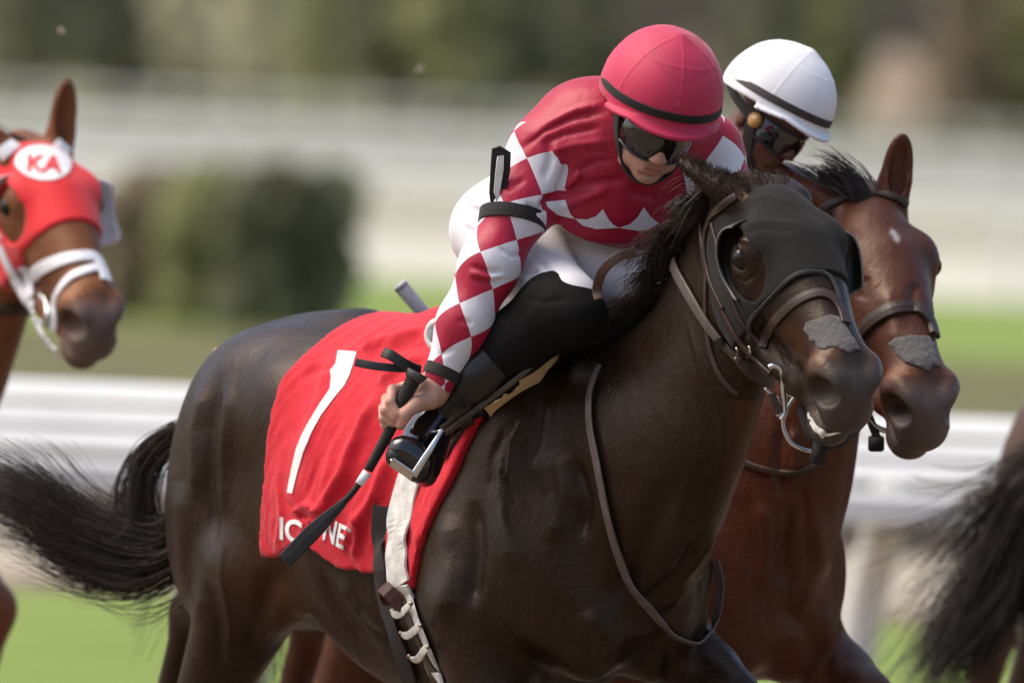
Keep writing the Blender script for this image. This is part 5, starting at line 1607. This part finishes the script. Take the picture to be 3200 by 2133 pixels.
(v, f), _, _ = strap_on(BG, [(1200, 1580), (1194, 1660), (1194, 1740), (1200, 1820), (1214, 1890), (1236, 1960), (1262, 2040), (1290, 2133)], 0.045, 0.005, 0.006)
mesh_obj('elastic_strap', v, f, M_STRAPBLK, girth)

# ---- stirrup
stir = empty('stirrup', P(1378, 1349, -ankN[1] + 0.1), 'steel stirrup iron and leathers under the polished boot', 'stirrup')
dS = -ankN[1] + 0.155
top, br_, bl_ = P(1380, 1346, dS - 0.02), P(1292, 1486, dS + 0.005), P(1224, 1440, dS - 0.0)
v, f = strap(catmull([top, P(1352, 1392, dS), P(1322, 1438, dS + 0.005), br_], 5), [unit(CAM - br_)] * 16, np.linspace(0.009, 0.015, 16), 0.006)
mesh_obj('iron', v, f, M_METAL, stir)
v, f = tube(catmull([top, P(1300, 1360, dS - 0.12), P(1245, 1400, dS - 0.08), bl_], 5), 0.004, 8)
mesh_obj('iron', v, f, M_METAL, stir)
v, f = strap([bl_, bl_ * .5 + br_ * .5, br_], [unit(np.array([0.3, -0.5, -0.9]))] * 3, 0.03, 0.004)
mesh_obj('tread', v, f, M_METAL, stir)
for (o1, o2) in ((0, 0), (14, 14)):
    a = [P(1376 + o1, 1340 + o2, dS - 0.03), HB(1478 + o1, 1262 + o2, -0.325), HB(1600 + o1, 1170 + o2, -0.270), HB(1680 + o1, 1100 + o2, -0.215)]
    v, f = strap(catmull(a, 5), [unit(CAM - a[1] + np.array([-6., 0, -9]))] * 16, 0.011, 0.004)
    mesh_obj('stirrup_leather', v, f, leather_mat('tan_leather', (0.075, 0.052, 0.034)), stir)

# ---- whip in the right hand
whip = empty('whip', whip_top, 'black riding whip with wide flap held in the fist of the rider in red', 'whip')
mesh_obj('handle', *tube(catmull([whip_top, HP(1262, 1245, 0.045), HP(1215, 1350, 0.045), HP(1150, 1470, 0.045)], 5), np.linspace(0.0165, 0.0095, 16), 12), M_STRAPBLK, whip)
mesh_obj('knob', *tube([whip_top + 0.006 * unit(whip_top - whip_low), whip_top - 0.012 * unit(whip_top - whip_low)], [0.0245, 0.0185], 20), plain('rubber_grey', (0.06, 0.058, 0.056), rough=0.7), whip)
mesh_obj('band', *tube([HP(1148, 1474, 0.045), HP(1122, 1512, 0.045)], [0.0105, 0.0095], 10), M_CAPWHITE, whip)
mesh_obj('shaft', *tube(catmull([HP(1140, 1487, 0.045), HP(1095, 1546, 0.045), HP(1040, 1600, 0.045), HP(985, 1655, 0.045)], 5), 0.0065, 8), M_STRAPBLK, whip)
fl = catmull([HP(1075, 1570, 0.045), HP(1020, 1622, 0.045), HP(960, 1680, 0.05), HP(890, 1752, 0.055)], 5)
v, f = strap(fl, [unit(CAM - fl[0] + np.array([5., 0, 10]))] * len(fl), np.interp(np.linspace(0, 1, len(fl)), [0, .3, .6, 1], [0.016, 0.026, 0.034, 0.032]), 0.012)
mesh_obj('flap', v, f, M_BLKLEATHER, whip)
for pl, wd in (([(1310, 1160, 0.03), (1265, 1138, 0.05), (1225, 1112, 0.05), (1198, 1100, 0.04)], 0.022), ([(1315, 1152, 0.02), (1240, 1150, 0.03), (1170, 1143, 0.03), (1112, 1132, 0.02)], 0.017)):
    q = catmull([HP(*p) for p in pl], 6)
    v, f = strap(q, [unit(CAM - q[0] + np.array([0, 0, 6.0]))] * len(q), wd, 0.004)
    mesh_obj('wrist_strap', v, f, M_BLKLEATHER, whip)
# brown yoke of the reins over the withers
yk = catmull([HB(1872, 935, -0.20), HB(1866, 900, -0.20), HB(1885, 845, -0.21), HB(1930, 805, -0.19), HB(1985, 785, -0.15)], 6)
v, f = strap(yk, [unit(CAM - p) for p in yk], 0.020, 0.004)
yo = mesh_obj('rein_yoke', v, f, leather_mat('rubber_rein', (0.085, 0.045, 0.03), 0.6), rein)
# ------------------------------------------------------------------ manes and tails
def mane(H, bvh, parent, mat, n=2600, length=(0.10, 0.20), rad=0.0011, side=-1, wind=0.5, t0=0.0, t1=1.0, lift=0.0, name='mane', seed=1, root_w=0.022, droop=0.9):
    """hair rooted along the crest from poll to withers, falling to one side and blown back"""
    rng = np.random.default_rng(seed)
    a = H.hl.p(0.06 * H.hs, 0, -0.03); w = np.array([0.05, 0.0, 1.66])
    # crest line by dropping from above
    crest = []
    for t in np.linspace(0, 1, 24):
        q = a * (1 - t) + w * t; q[2] += 0.4
        p = H.fr.p(*q)
        loc, nn, i, d = bvh.ray_cast(Vector(p), Vector((0, 0, -1)))
        if loc is None:
            loc = H.fr.p(*(a * (1 - t) + w * t))
        crest.append(np.array(loc))
    crest = np.array(crest)
    for k in range(3): crest[1:-1] = crest[1:-1] * .5 + .25 * (crest[2:] + crest[:-2])
    tt = t0 + (t1 - t0) * rng.random(n)
    clump = np.floor(tt * 46)
    crng = np.random.default_rng(seed + 5).normal(size=(64, 3))
    x = tt * (len(crest) - 1); i = np.minimum(x.astype(int), len(crest) - 2); u = (x - i)[:, None]
    root = crest[i] * (1 - u) + crest[i + 1] * u
    lat = H.fr.R[:, 1] * side
    root = root + lat * rng.normal(0.008, root_w, (n, 1)) - np.array([0, 0, 0.006])
    back = -H.fr.R[:, 0]
    L = rng.uniform(*length, n)[:, None] * (1 + 0.25 * crng[clump.astype(int) % 64][:, :1])
    K = 7
    S = np.zeros((n, K, 3))
    d0 = lat * 0.75 + back * wind * 0.6 + np.array([0, 0, 0.55 + lift]) + 0.20 * crng[clump.astype(int) % 64] + 0.08 * rng.normal(size=(n, 3))
    d1 = lat * 0.35 + back * wind + np.array([0, 0, -droop]) + 0.30 * crng[(clump.astype(int) + 9) % 64] + 0.11 * rng.normal(size=(n, 3))
    p = root.copy()
    for k in range(K):
        S[:, k] = p
        s = k / (K - 1)
        d = d0 * (1 - s) ** 1.2 + d1 * (1 - (1 - s) ** 1.2)
        d /= np.linalg.norm(d, axis=1, keepdims=True)
        p = p + d * L / (K - 1)
    V, Q = hair_mesh(S, rad * rng.uniform(0.7, 1.3, n))
    return mesh_obj(name, V, Q, mat, parent)
def strands_along(guides, n, spread, seed, K=14, rad=0.0014, jitter=0.02, tmin=0.75):
    """hair following a bundle of guide curves; spread = bundle radius along the length"""
    rng = np.random.default_rng(seed)
    G = np.array([catmull(g, 6) for g in guides])
    m_ = G.shape[1]
    gi = rng.random(n) * (len(guides) - 1); g0 = np.minimum(gi.astype(int), len(guides) - 2); u = (gi - g0)[:, None, None]
    base = G[g0] * (1 - u) + G[g0 + 1] * u
    end = rng.uniform(tmin, 1.0, n)
    out = np.zeros((n, K, 3))
    ss = np.linspace(0, 1, K)
    nl = max(8, n // 24); lk = rng.integers(0, nl, n); lo_ = rng.normal(size=(nl, 3)); l2_ = rng.normal(size=(nl, 3))
    off = 0.85 * lo_[lk] + 0.35 * rng.normal(size=(n, 3)); off2 = 0.8 * l2_[lk] + 0.3 * rng.normal(size=(n, 3)); u = u * 0 + rng.random(nl)[lk][:, None, None]
    base = G[g0] * (1 - u) + G[g0 + 1] * u
    ph = rng.random(n) * 6.28
    for k, s in enumerate(ss):
        x = s * end * (m_ - 1); i = np.minimum(x.astype(int), m_ - 2); w = (x - i)[:, None]
        p = base[np.arange(n), i] * (1 - w) + base[np.arange(n), i + 1] * w
        sp = np.interp(s, np.linspace(0, 1, len(spread)), spread)
        p = p + off * sp + off2 * (jitter * s * s) + (np.sin(ph + 5 * s) * jitter * 0.3)[:, None] * off2
        out[:, k] = p
    return hair_mesh(out, rad * rng.uniform(0.6, 1.4, n))
mane(H1, B1, horse1, M_HAIR1, n=3800, length=(0.045, 0.105), wind=0.45, t0=0.26, t1=1.0, seed=3, droop=1.0, lift=-0.40)
mane(H1, B1, horse1, M_HAIR1, n=450, length=(0.02, 0.05), wind=0.8, t0=0.08, t1=0.30, seed=8, lift=-0.2, droop=0.4, name='mane_roots', rad=0.0009)
# tail: out from behind the haunch, sweeping to the left
TP = lambda x, y, d: P(x, y, d)
dk = H1.fr.p(-1.22, 0, 1.36)
def tl(pts): return [dk] + [TP(x, y, -0.93 - 0.03 * i) for i, (x, y) in enumerate(pts)]
g1 = tl([(640, 1400), (600, 1500), (565, 1600), (506, 1658), (405, 1640), (311, 1608), (217, 1570), (130, 1510), (36, 1468), (-100, 1435)])
g2 = tl([(650, 1430), (610, 1560), (570, 1670), (500, 1725), (400, 1735), (300, 1705), (210, 1660), (120, 1595), (30, 1545), (-90, 1520)])
g3 = tl([(650, 1450), (620, 1620), (580, 1740), (510, 1785), (430, 1822), (340, 1822), (250, 1792), (166, 1735), (72, 1668), (-60, 1636)])
Vt1, Qt1 = strands_along([g1, g2, g3], 2300, [0.008, 0.011, 0.013, 0.014, 0.014, 0.015, 0.018, 0.022, 0.028, 0.036], 11, K=20, rad=0.0012, jitter=0.020)
g4 = [dk, TP(640, 1560, -0.95), TP(590, 1720, -1.0), TP(520, 1790, -1.05), TP(440, 1810, -1.05), TP(330, 1780, -1.1), TP(250, 1720, -1.15), TP(120, 1650, -1.2), TP(-60, 1640, -1.3)]
g5 = [dk, TP(640, 1600, -0.95), TP(600, 1780, -1.0), TP(530, 1850, -1.05), TP(460, 1875, -1.05), TP(390, 1870, -1.1), TP(320, 1830, -1.15), TP(200, 1760, -1.2), TP(80, 1700, -1.3)]
Vt2, Qt2 = strands_along([g4, g5], 140, [0.006, 0.012, 0.016, 0.016, 0.02, 0.02, 0.024], 12, rad=0.0011, jitter=0.03, tmin=0.4)
g6 = [dk, TP(600, 1310, -0.95), TP(520, 1350, -1.0), TP(450, 1410, -1.05), TP(415, 1480, -1.05), TP(408, 1560, -1.05), TP(400, 1640, -1.05), TP(340, 1680, -1.05)]
g7 = [dk, TP(610, 1330, -0.95), TP(540, 1380, -1.0), TP(480, 1440, -1.05), TP(455, 1530, -1.05), TP(455, 1620, -1.05), TP(440, 1690, -1.05), TP(370, 1730, -1.05)]
Vt3, Qt3 = strands_along([g6, g7], 620, [0.008, 0.012, 0.015, 0.018, 0.022], 13, rad=0.0011, jitter=0.018, tmin=0.7)
VT = np.concatenate([Vt1, Vt2, Vt3]); QT = np.concatenate([Qt1, Qt2 + len(Vt1), Qt3 + len(Vt1) + len(Vt2)])
mesh_obj('tail', VT, QT, M_HAIR1, horse1)

# fuzz on the laid-back ear
def fuzz(H, bvh_src, V, N, sel, parent, mat, n, length, seed, name):
    rng = np.random.default_rng(seed)
    ids = rng.choice(np.where(sel)[0], n)
    K = 4; S = np.zeros((n, K, 3))
    L = rng.uniform(*length, n)[:, None]
    back = -H.hw.R[:, 0] / H.hs
    for k in range(K):
        s = k / (K - 1)
        S[:, k] = V[ids] + (N[ids] * 0.45 * (1 - 0.5 * s) + back * 0.9 + 0.25 * rng.normal(size=(n, 3)) * (k > 0)) * L * s
    Vh_, Qh_ = hair_mesh(S, 0.0007 * np.ones(n))
    return tag(mesh_obj(name, Vh_, Qh_, mat, parent), kind='stuff')
N1 = normals(V1, Q1)
hq = (H1.hl.R.T @ (H1.fr.inv(V1) - H1.hl.o).T).T / H1.hs
fuzz(H1, B1, V1, N1, (hq[:, 0] < 0.06) & (hq[:, 0] > -0.14) & (hq[:, 1] < -0.045) & (hq[:, 2] > -0.15), horse1, hair_mat('ear_hair', (0.030, 0.019, 0.013), spec=0.05, rough=0.7), 1500, (0.008, 0.020), 61, 'ear_hair')
fuzz(H1, B1, V1, N1, (hq[:, 0] < 0.05) & (hq[:, 0] > -0.06) & (np.abs(hq[:, 1]) < 0.06) & (hq[:, 2] > -0.12), horse1, hair_mat('poll_hair', (0.05, 0.026, 0.016), spec=0.05, rough=0.7), 300, (0.008, 0.020), 62, 'poll_hair')
# ------------------------------------------------------------------ the bay horse just behind, with its rider in a white cap
def paint(H, V, bay=False, tan=1.0, star=None):
    hh = (H.hl.R.T @ (H.fr.inv(V) - H.hl.o).T).T / H.hs
    ll = H.fr.inv(V)
    t = np.zeros((len(V), 3))
    hd = (hh[:, 0] > 0.30) & (hh[:, 2] > -0.3) & (np.abs(hh[:, 1]) < 0.12)
    t[:, 1] = hd * np.clip((hh[:, 0] - 0.46) / 0.06, 0, 1) * 0.85
    t[:, 0] = tan * hd * np.exp(-(((hh[:, 0] - 0.50) / 0.03) ** 2 + ((hh[:, 2] + 0.03) / 0.03) ** 2)) * 0.8
    t[:, 1] = np.clip(t[:, 1] - t[:, 0], 0, 1)
    t[:, 1] = np.maximum(t[:, 1], np.clip((0.80 - ll[:, 2]) / 0.25, 0, 1))
    t[:, 2] = hd * np.clip((hh[:, 0] - 0.52) / 0.05, 0, 1) * 0.16
    if star is not None:
        wob = 0.35 * np.sin(260 * hh[:, 0] + 3 * np.sin(310 * hh[:, 1])) + 0.25 * np.sin(420 * hh[:, 1])
        t[:, 2] = np.maximum(t[:, 2], 0.85 * np.exp(-np.maximum(((hh[:, 0] - star[0]) / 0.018) ** 2 + ((hh[:, 1] - star[1]) / 0.009) ** 2 + wob, 0) ** 2) * (hh[:, 2] > -0.09))
    return t
def std_legs():
    return [hind_near, hind_far, fore_near, fore_far]

H2 = Horse(0.38, 0.95, 0.02, 54, (2592, 830, 0.0), 70, 47, 5, 1.12)
EARS2 = {-1: (-0.75, 0.75, 0.1, 0.15, 0.2, 0.5, -0.8), 1: (-0.60, 0.12, 0.80, 0.140, 0.75, -0.1, 0.5)}
HD2 = head_prims(EARS2, 0.0)
V2, Q2 = H2.mesh(H2.body_prims(std_legs(), neck_mid=(0.0, -0.01)), HD2, 0.010, 0.005)
for (pts, w, amp) in (([(2480, 1560), (2440, 1700), (2460, 1850)], 26, -0.008), ([(2540, 1600), (2560, 1750), (2500, 1880)], 34, 0.008), ([(2440, 1900), (2520, 1960), (2560, 2080)], 28, -0.006),
                      ([(2380, 1560), (2400, 1700), (2380, 1850)], 24, 0.006), ([(2500, 1500), (2520, 1640), (2540, 1780)], 20, -0.005), ([(2590, 1900), (2600, 2000), (2620, 2120)], 24, 0.006), ([(2440, 1330), (2430, 1450), (2450, 1560)], 16, -0.005), ([(2480, 1340), (2490, 1480)], 14, 0.005), ([(2770, 900), (2790, 1000), (2800, 1080)], 26, 0.004), ([(2860, 880), (2850, 980)], 18, -0.005), ([(2700, 860), (2690, 940)], 20, -0.004)):
    V2 = stroke(V2, Q2, pts, w, amp * 1.8)
M_COAT2 = coat_mat('bay_coat', (0.068, 0.0215, 0.0112), (0.15, 0.054, 0.024), (0.026, 0.020, 0.018), rough=0.40, spec=0.34)
horse2 = empty('horse', H2.fr.p(-0.3, 0, 0), 'bay racehorse with small white star galloping beyond the dark horse', 'horse')
mesh_obj('body', V2, Q2, M_COAT2, horse2, attrs={'tone': paint(H2, V2, star=(0.185, 0.012))})
eyes_of(H2, horse2); eyelids(H2, horse2, M_COAT2)
B2 = bvh_of(V2, Q2)
M_HAIR2 = hair_mat('dark_mane', (0.030, 0.022, 0.019))
mane(H2, B2, horse2, M_HAIR2, n=900, length=(0.04, 0.09), wind=1.0, t0=0.05, t1=0.9, seed=21, lift=-0.2, droop=0.3, rad=0.0012, root_w=0.012)
mane(H2, B2, horse2, M_HAIR2, n=600, length=(0.07, 0.12), wind=0.9, t0=0.0, t1=0.16, seed=22, lift=0.6, droop=-0.2, rad=0.0012, name='forelock', root_w=0.02)
d2 = H2.fr.p(-1.22, 0, 1.36)
q1 = [d2, H2.fr.p(-1.36, 0.0, 1.34), H2.fr.p(-1.50, 0.0, 1.18), H2.fr.p(-1.56, -0.02, 0.98), H2.fr.p(-1.60, -0.03, 0.75)]
q2 = [d2, H2.fr.p(-1.34, -0.08, 1.32), H2.fr.p(-1.44, -0.14, 1.16), H2.fr.p(-1.50, -0.18, 0.98), H2.fr.p(-1.50, -0.20, 0.72)]
Vx, Qx = strands_along([q1, q2], 1100, [0.01, 0.02, 0.03, 0.04, 0.05], 31, rad=0.0018, jitter=0.05)
mesh_obj('tail', Vx, Qx, M_HAIR2, horse2)
bridle2 = empty('bridle', H2.hw.p(0.3, 0, 0), 'brown leather bridle with padded noseband on the bay horse', 'bridle')
def strap2(name, pix, w, t, mat=M_LEATHER, parent=None, bv=None, lift=0.001, per=5):
    (v, f), _, _ = strap_on(bv or B2, pix, w, t, lift, per)
    return mesh_obj(name, v, f, mat, parent or bridle2)
strap2('browband', [(2560, 662), (2590, 640), (2640, 622), (2700, 612), (2760, 612), (2800, 618), (2830, 640)], 0.017, 0.007)
strap2('noseband', [(2660, 1085), (2690, 1040), (2730, 1000), (2790, 968), (2840, 962), (2880, 975), (2905, 1010), (2916, 1050)], 0.030, 0.010)
strap2('cheekpiece', [(2585, 660), (2600, 800), (2640, 950), (2680, 1080), (2720, 1180)], 0.015, 0.006)
tp = patch('nose_tape', B2, [(2780, 1072), (2800, 1056), (2850, 1050), (2900, 1052), (2918, 1080), (2930, 1120), (2940, 1150), (2915, 1142), (2900, 1162), (2870, 1146), (2830, 1134), (2806, 1110)], 12, M_TAPE, None, 0.003, 0.002, rough=0.001)
tag(tp, 'grey fabric tape across the nose of the bay horse', 'tape')
bd2 = -hit_near(B2, 2740, 1290, 2800, 1200)[0][1] + 0.01
B2P = lambda x, y, d=0.0: P(x, y, bd2 + d)
mesh_obj('bit', *tube(catmull([B2P(2708, 1270), B2P(2712, 1300), B2P(2735, 1330), B2P(2770, 1345), B2P(2800, 1340)], 5), 0.006, 8), M_METAL, bridle2)
v, f = box_mesh(B2P(2738, 1385, 0.0), unit(_r), unit(_f), unit(_u), 0.034, 0.014, 0.034, 0.003)
mesh_obj('strap_end', v, f, M_STRAPBLK, bridle2)
v, f = strap([B2P(2715, 1300), B2P(2735, 1350), B2P(2742, 1375)], [unit(CAM - B2P(2740, 1380))] * 3, 0.018, 0.005)
mesh_obj('chin_strap', v, f, M_STRAPBLK, bridle2)
yoke2 = strap2('neck_strap', [(2300, 1430), (2340, 1452), (2400, 1470), (2450, 1478), (2500, 1474), (2540, 1460), (2575, 1440)], 0.014, 0.005, M_LEATHER, None)
yoke2.parent = None; yoke2.location = H2.hw.p(0.3, 0, 0)
tag(yoke2, 'dark neck strap across the chest of the bay horse', 'strap')

T12 = lambda V: H2.fr.o + ((np.asarray(V) - H1.fr.o) @ H1.fr.R) @ H2.fr.R.T + H2.fr.d(-0.10, 0, -0.10)
FF2 = face_frame(P(2402, 372, -0.52), 46, 32, -14)
FS2 = Frame(FF2.o, *(0.89 * FF2.R).T)
rider2 = empty('person', T12(HB(1600, 700, 0.0)), 'person in white cap and dark goggles crouching low on the bay horse', 'person')
fp2 = xf(face_prims(), FF2, 0.89)
up2 = T12(upper[None])[0]
Vf2, Qf2 = sculpt(fp2 + [cap(up2, FF2.p(-0.02, 0, -0.05), 0.06, 0.055, k=0.03)], 0.004, np.minimum(FF2.o - 0.17, up2 - 0.1), np.maximum(FF2.o + 0.17, up2 + 0.1))
Vb2 = T12(Vb); Vh2 = T12(Vh)
VJ2 = np.concatenate([Vb2, Vf2, Vh2]); QJ2 = np.concatenate([Qb, Qf2 + len(Vb2), Qh + len(Vb2) + len(Vf2)])
mesh_obj('body', VJ2, QJ2, skin_mat('tanned_skin', (0.13, 0.062, 0.04)), rider2, attrs={'tone': np.zeros((len(VJ2), 3))})
M_DARKSILK = cloth_mat('dark_silks', (0.035, 0.020, 0.022), rough=0.55, wr=0.3)
mesh_obj('jacket', T12(Vt), Qt, M_DARKSILK, rider2)
mesh_obj('breeches', T12(Vp), Qp, M_BREECH, rider2)
for ch_ in [o for o in rider.children if o.name.startswith('boot')]:
    def tcopy(o, par):
        co = np.empty(len(o.data.vertices) * 3, np.float32); o.data.vertices.foreach_get('co', co)
        off = np.array(rider.location)
        Fq = np.empty(len(o.data.loops), np.int32); o.data.loops.foreach_get('vertex_index', Fq)
        n_ = mesh_obj(o.name.split('.')[0], T12(co.reshape(-1, 3) + off), Fq.reshape(-1, 4), o.data.materials[0], par)
        for c_ in o.children: tcopy(c_, n_)
    tcopy(ch_, rider2)
rider_head(rider2, FS2, M_CAPWHITE, plain('brown_band', (0.045, 0.035, 0.03), rough=0.7), h=0.004)
goggles(rider2, FS2)
mesh_obj('goggle_vent', *tube([FS2.p(0.035, -0.082, -0.004), FS2.p(0.035, -0.092, -0.004)], [0.018, 0.016], 16), plain('amber', (0.35, 0.20, 0.06), rough=0.3), rider2)
chin_strap(rider2, FS2)
wh2 = empty('whip', P(1345, 1005, -0.8), 'grey whip end sticking up behind the arm of the rider in red', 'whip')
M_GREYWRAP = plain('grey_wrap', (0.34, 0.35, 0.38), rough=0.6)
mesh_obj('handle', *tube([P(1252, 892, -0.8), P(1262, 905, -0.8), P(1335, 990, -0.8), P(1420, 1090, -0.8)], [0.014, 0.0165, 0.015, 0.012], 12), M_GREYWRAP, wh2)
mesh_obj('knob', *tube([P(1247, 886, -0.8), P(1256, 897, -0.8)], [0.016, 0.0175], 14), plain('pale_knob', (0.5, 0.5, 0.52), rough=0.5), wh2)

# ------------------------------------------------------------------ the horse at the left edge, in a red hood
H3 = Horse(-1.60, 3.35, 0.03, 56, (26, 640, 0.0), 64, 45, 5, 1.05)
EARS3 = {-1: (-0.95, 0.5, 0.2, 0.15, 0.2, 0.5, -0.8), 1: (-0.62, 0.10, 0.80, 0.165, 0.8, -0.1, 0.4)}
HD3 = head_prims(EARS3, 0.0)
V3, Q3 = H3.mesh(H3.body_prims(std_legs(), neck_mid=(0.05, -0.04)), HD3, 0.012, 0.006)
M_COAT3 = coat_mat('chestnut_coat', (0.165, 0.060, 0.024), (0.26, 0.10, 0.04), (0.05, 0.038, 0.035), rough=0.45, spec=0.25)
horse3 = empty('horse', H3.fr.p(-0.3, 0, 0), 'chestnut bay racehorse in a red hood at the left edge', 'horse')
mesh_obj('body', V3, Q3, M_COAT3, horse3, attrs={'tone': paint(H3, V3)})
eyes_of(H3, horse3); eyelids(H3, horse3, M_COAT3)
B3 = bvh_of(V3, Q3)
mane(H3, B3, horse3, M_HAIR2, n=500, length=(0.08, 0.15), wind=0.6, t0=0.05, t1=1.0, seed=41, rad=0.0016)
M_REDHOOD = cloth_mat('red_hood', (0.72, 0.022, 0.028), rough=0.6, wr=0.1, sheen=0.2)
hood3 = empty('blinker_hood', H3.hw.p(0.1, 0, 0), 'red blinker hood with white oval emblem on the leftmost horse', 'hood')
Vq3, Qq3 = make_hood(H3, head_prims(None, 0.0), M_REDHOOD, 'hood', '', h=0.006, off=0.007, xmax=0.315, eye=(0.072, 0.062))
mesh_obj('hood_fabric', Vq3, Qq3, M_REDHOOD, hood3)
BQ3 = bvh_of(np.concatenate([V3, Vq3]), np.concatenate([Q3, Qq3 + len(V3)]))
em = [(136 + 86 * math.cos(a), 511 + 54 * math.sin(a) + 0.06 * 86 * math.cos(a)) for a in np.linspace(0, 2 * math.pi, 40, endpoint=False)]
e3 = patch('emblem', BQ3, em, 14, M_WHITEPRINT, hood3, 0.003)
BE3 = bvh_of(*[np.array(q) for q in [[tuple(v.co + e3.matrix_world.translation + hood3.location) for v in e3.data.vertices], [tuple(p.vertices) for p in e3.data.polygons]]]) if False else BQ3
text_on('emblem_lettering', 'KA', BE3, [(84, 540), (190, 546), (90, 486)], 10, M_REDHOOD, e3, lift=0.006)
M_WHITEVINYL = plain('white_vinyl', (0.78, 0.78, 0.80), rough=0.4, bump=0)
blinker(H3, hood3, M_WHITEVINYL, M_WHITEVINYL, sides=(-1,), size=0.078, depth=0.05, a0=-100, a1=40)
plate('blinker_cup', [(270, 555), (340, 572), (350, 600), (356, 680), (372, 745), (330, 764), (300, 755), (285, 660)], -H3.hw.p(0.186, 0.1, -0.083)[1], M_WHITEVINYL, hood3, 0.006, -0.02)
br3 = empty('bridle', H3.hw.p(0.3, 0, 0), 'white bridle with crossed noseband on the red-hooded horse', 'bridle')
def strap3(name, pix, w, t=0.006, mat=M_WHITEVINYL, parent=None, lift=0.002):
    pts, ns = [], []
    for (x, y) in catmull(pix, 5):
        p, n = hit_near(BQ3, x, y, 200, 860); pts.append(p + n * lift); ns.append(n)
    v, f = strap(pts, ns, w, t); return mesh_obj(name, v, f, mat, parent or br3)
strap3('noseband', [(95, 870), (130, 840), (180, 818), (240, 804), (290, 804), (312, 830), (330, 880)], 0.030)
strap3('cross_strap', [(172, 1030), (170, 970), (185, 915), (220, 870), (265, 848), (300, 838)], 0.022)
strap3('cheekpiece', [(0, 770), (40, 850), (75, 915), (95, 960)], 0.026)
strap3('cheekpiece', [(72, 830), (92, 870), (100, 930)], 0.024)
strap3('chin_strap', [(100, 940), (120, 1010), (150, 1060), (185, 1100)], 0.026)
strap3('browband', [(0, 485), (25, 468), (48, 452)], 0.030)
strap3('browband', [(172, 448), (190, 462), (212, 480)], 0.028)
strap3('rein_end', [(-20, 970), (30, 965), (90, 968)], 0.030, mat=M_LEATHER)
mesh_obj('bit', *tube(catmull([hit_near(BQ3, x, y, 200, 860)[0] + np.array([0, -0.02, 0]) for (x, y) in ((125, 920), (145, 940), (150, 985), (140, 1010), (120, 1000))], 4), 0.007, 8), M_METAL, br3)

# ------------------------------------------------------------------ the horse leaving at the right edge
H4 = Horse(1.95, 2.3, 0.0, 56, (5000, 800, 0.0), 60, 45, 4, 1.05)
V4, Q4 = H4.mesh(H4.body_prims(std_legs(), neck_mid=(0.05, -0.04)), head_prims(EARS2, 0.0), 0.014, 0.010)
M_COAT4 = coat_mat('brown_coat', (0.065, 0.030, 0.018), (0.12, 0.05, 0.02), (0.02, 0.016, 0.014))
horse4 = empty('horse', H4.fr.p(-0.3, 0, 0), 'dark brown horse at the right edge, only its flowing tail and haunch in view', 'horse')
mesh_obj('body', V4, Q4, M_COAT4, horse4, attrs={'tone': paint(H4, V4)})
eyes_of(H4, horse4)
d4 = H4.fr.p(-1.20, 0, 1.36)

D4 = -2.9
t1 = [d4, P(3215, 1430, D4), P(3130, 1530, D4), P(3040, 1680, D4), P(2960, 1840, D4), P(2880, 1980, D4), P(2840, 2060, D4)]
t2 = [d4, P(3250, 1500, D4), P(3180, 1640, D4), P(3110, 1800, D4), P(3020, 1930, D4), P(2940, 2040, D4), P(2880, 2120, D4)]
t3 = [d4, P(3280, 1560, D4), P(3230, 1740, D4), P(3170, 1880, D4), P(3090, 1990, D4), P(3000, 2080, D4), P(2930, 2160, D4)]
Vx, Qx = strands_along([t1, t2, t3], 1200, [0.012, 0.018, 0.022, 0.026, 0.032, 0.04], 51, rad=0.0015, jitter=0.05)
w1 = [d4, P(3220, 1450, D4), P(3080, 1560, D4), P(2940, 1625, D4), P(2810, 1655, D4), P(2690, 1700, D4)]
w2 = [d4, P(3230, 1470, D4), P(3060, 1620, D4), P(2930, 1740, D4), P(2800, 1800, D4), P(2700, 1840, D4)]
Vy, Qy = strands_along([w1, w2], 130, [0.01, 0.014, 0.02, 0.03, 0.04], 53, rad=0.0012, jitter=0.05, tmin=0.5)
Vx, Qx = np.concatenate([Vx, Vy]), np.concatenate([Qx, Qy + len(Vx)])
mesh_obj('tail', Vx, Qx, hair_mat('brown_tail', (0.045, 0.033, 0.026)), horse4)

# ------------------------------------------------------------------ clods of dirt thrown up
M_CLOD = plain('clod', (0.36, 0.30, 0.22), rough=0.9, scale=60, bump=0.6)
for (x, y, d, r, lb) in ((195, 100, -3.5, 0.007, 'pale clod of dirt in the air above the red hood'), (675, 1095, -0.9, 0.006, 'small clod of dirt flying left of the dark horse\'s rump'), (1312, 222, -4.0, 0.007, 'clod of dirt in the air left of the rider in red')):
    pr = [ell(P(x, y, d), (r, r * 0.7, r * 1.1), k=0.004)] + [ell(P(x, y, d) + RNG.normal(0, r * 0.5, 3), (r * 0.6,) * 3, k=0.004) for k in range(4)]
    o = mesh_obj('dirt_clod', *sculpt(pr, 0.003), M_CLOD)
    tag(o, lb, 'clod', 'clods of dirt in the air')
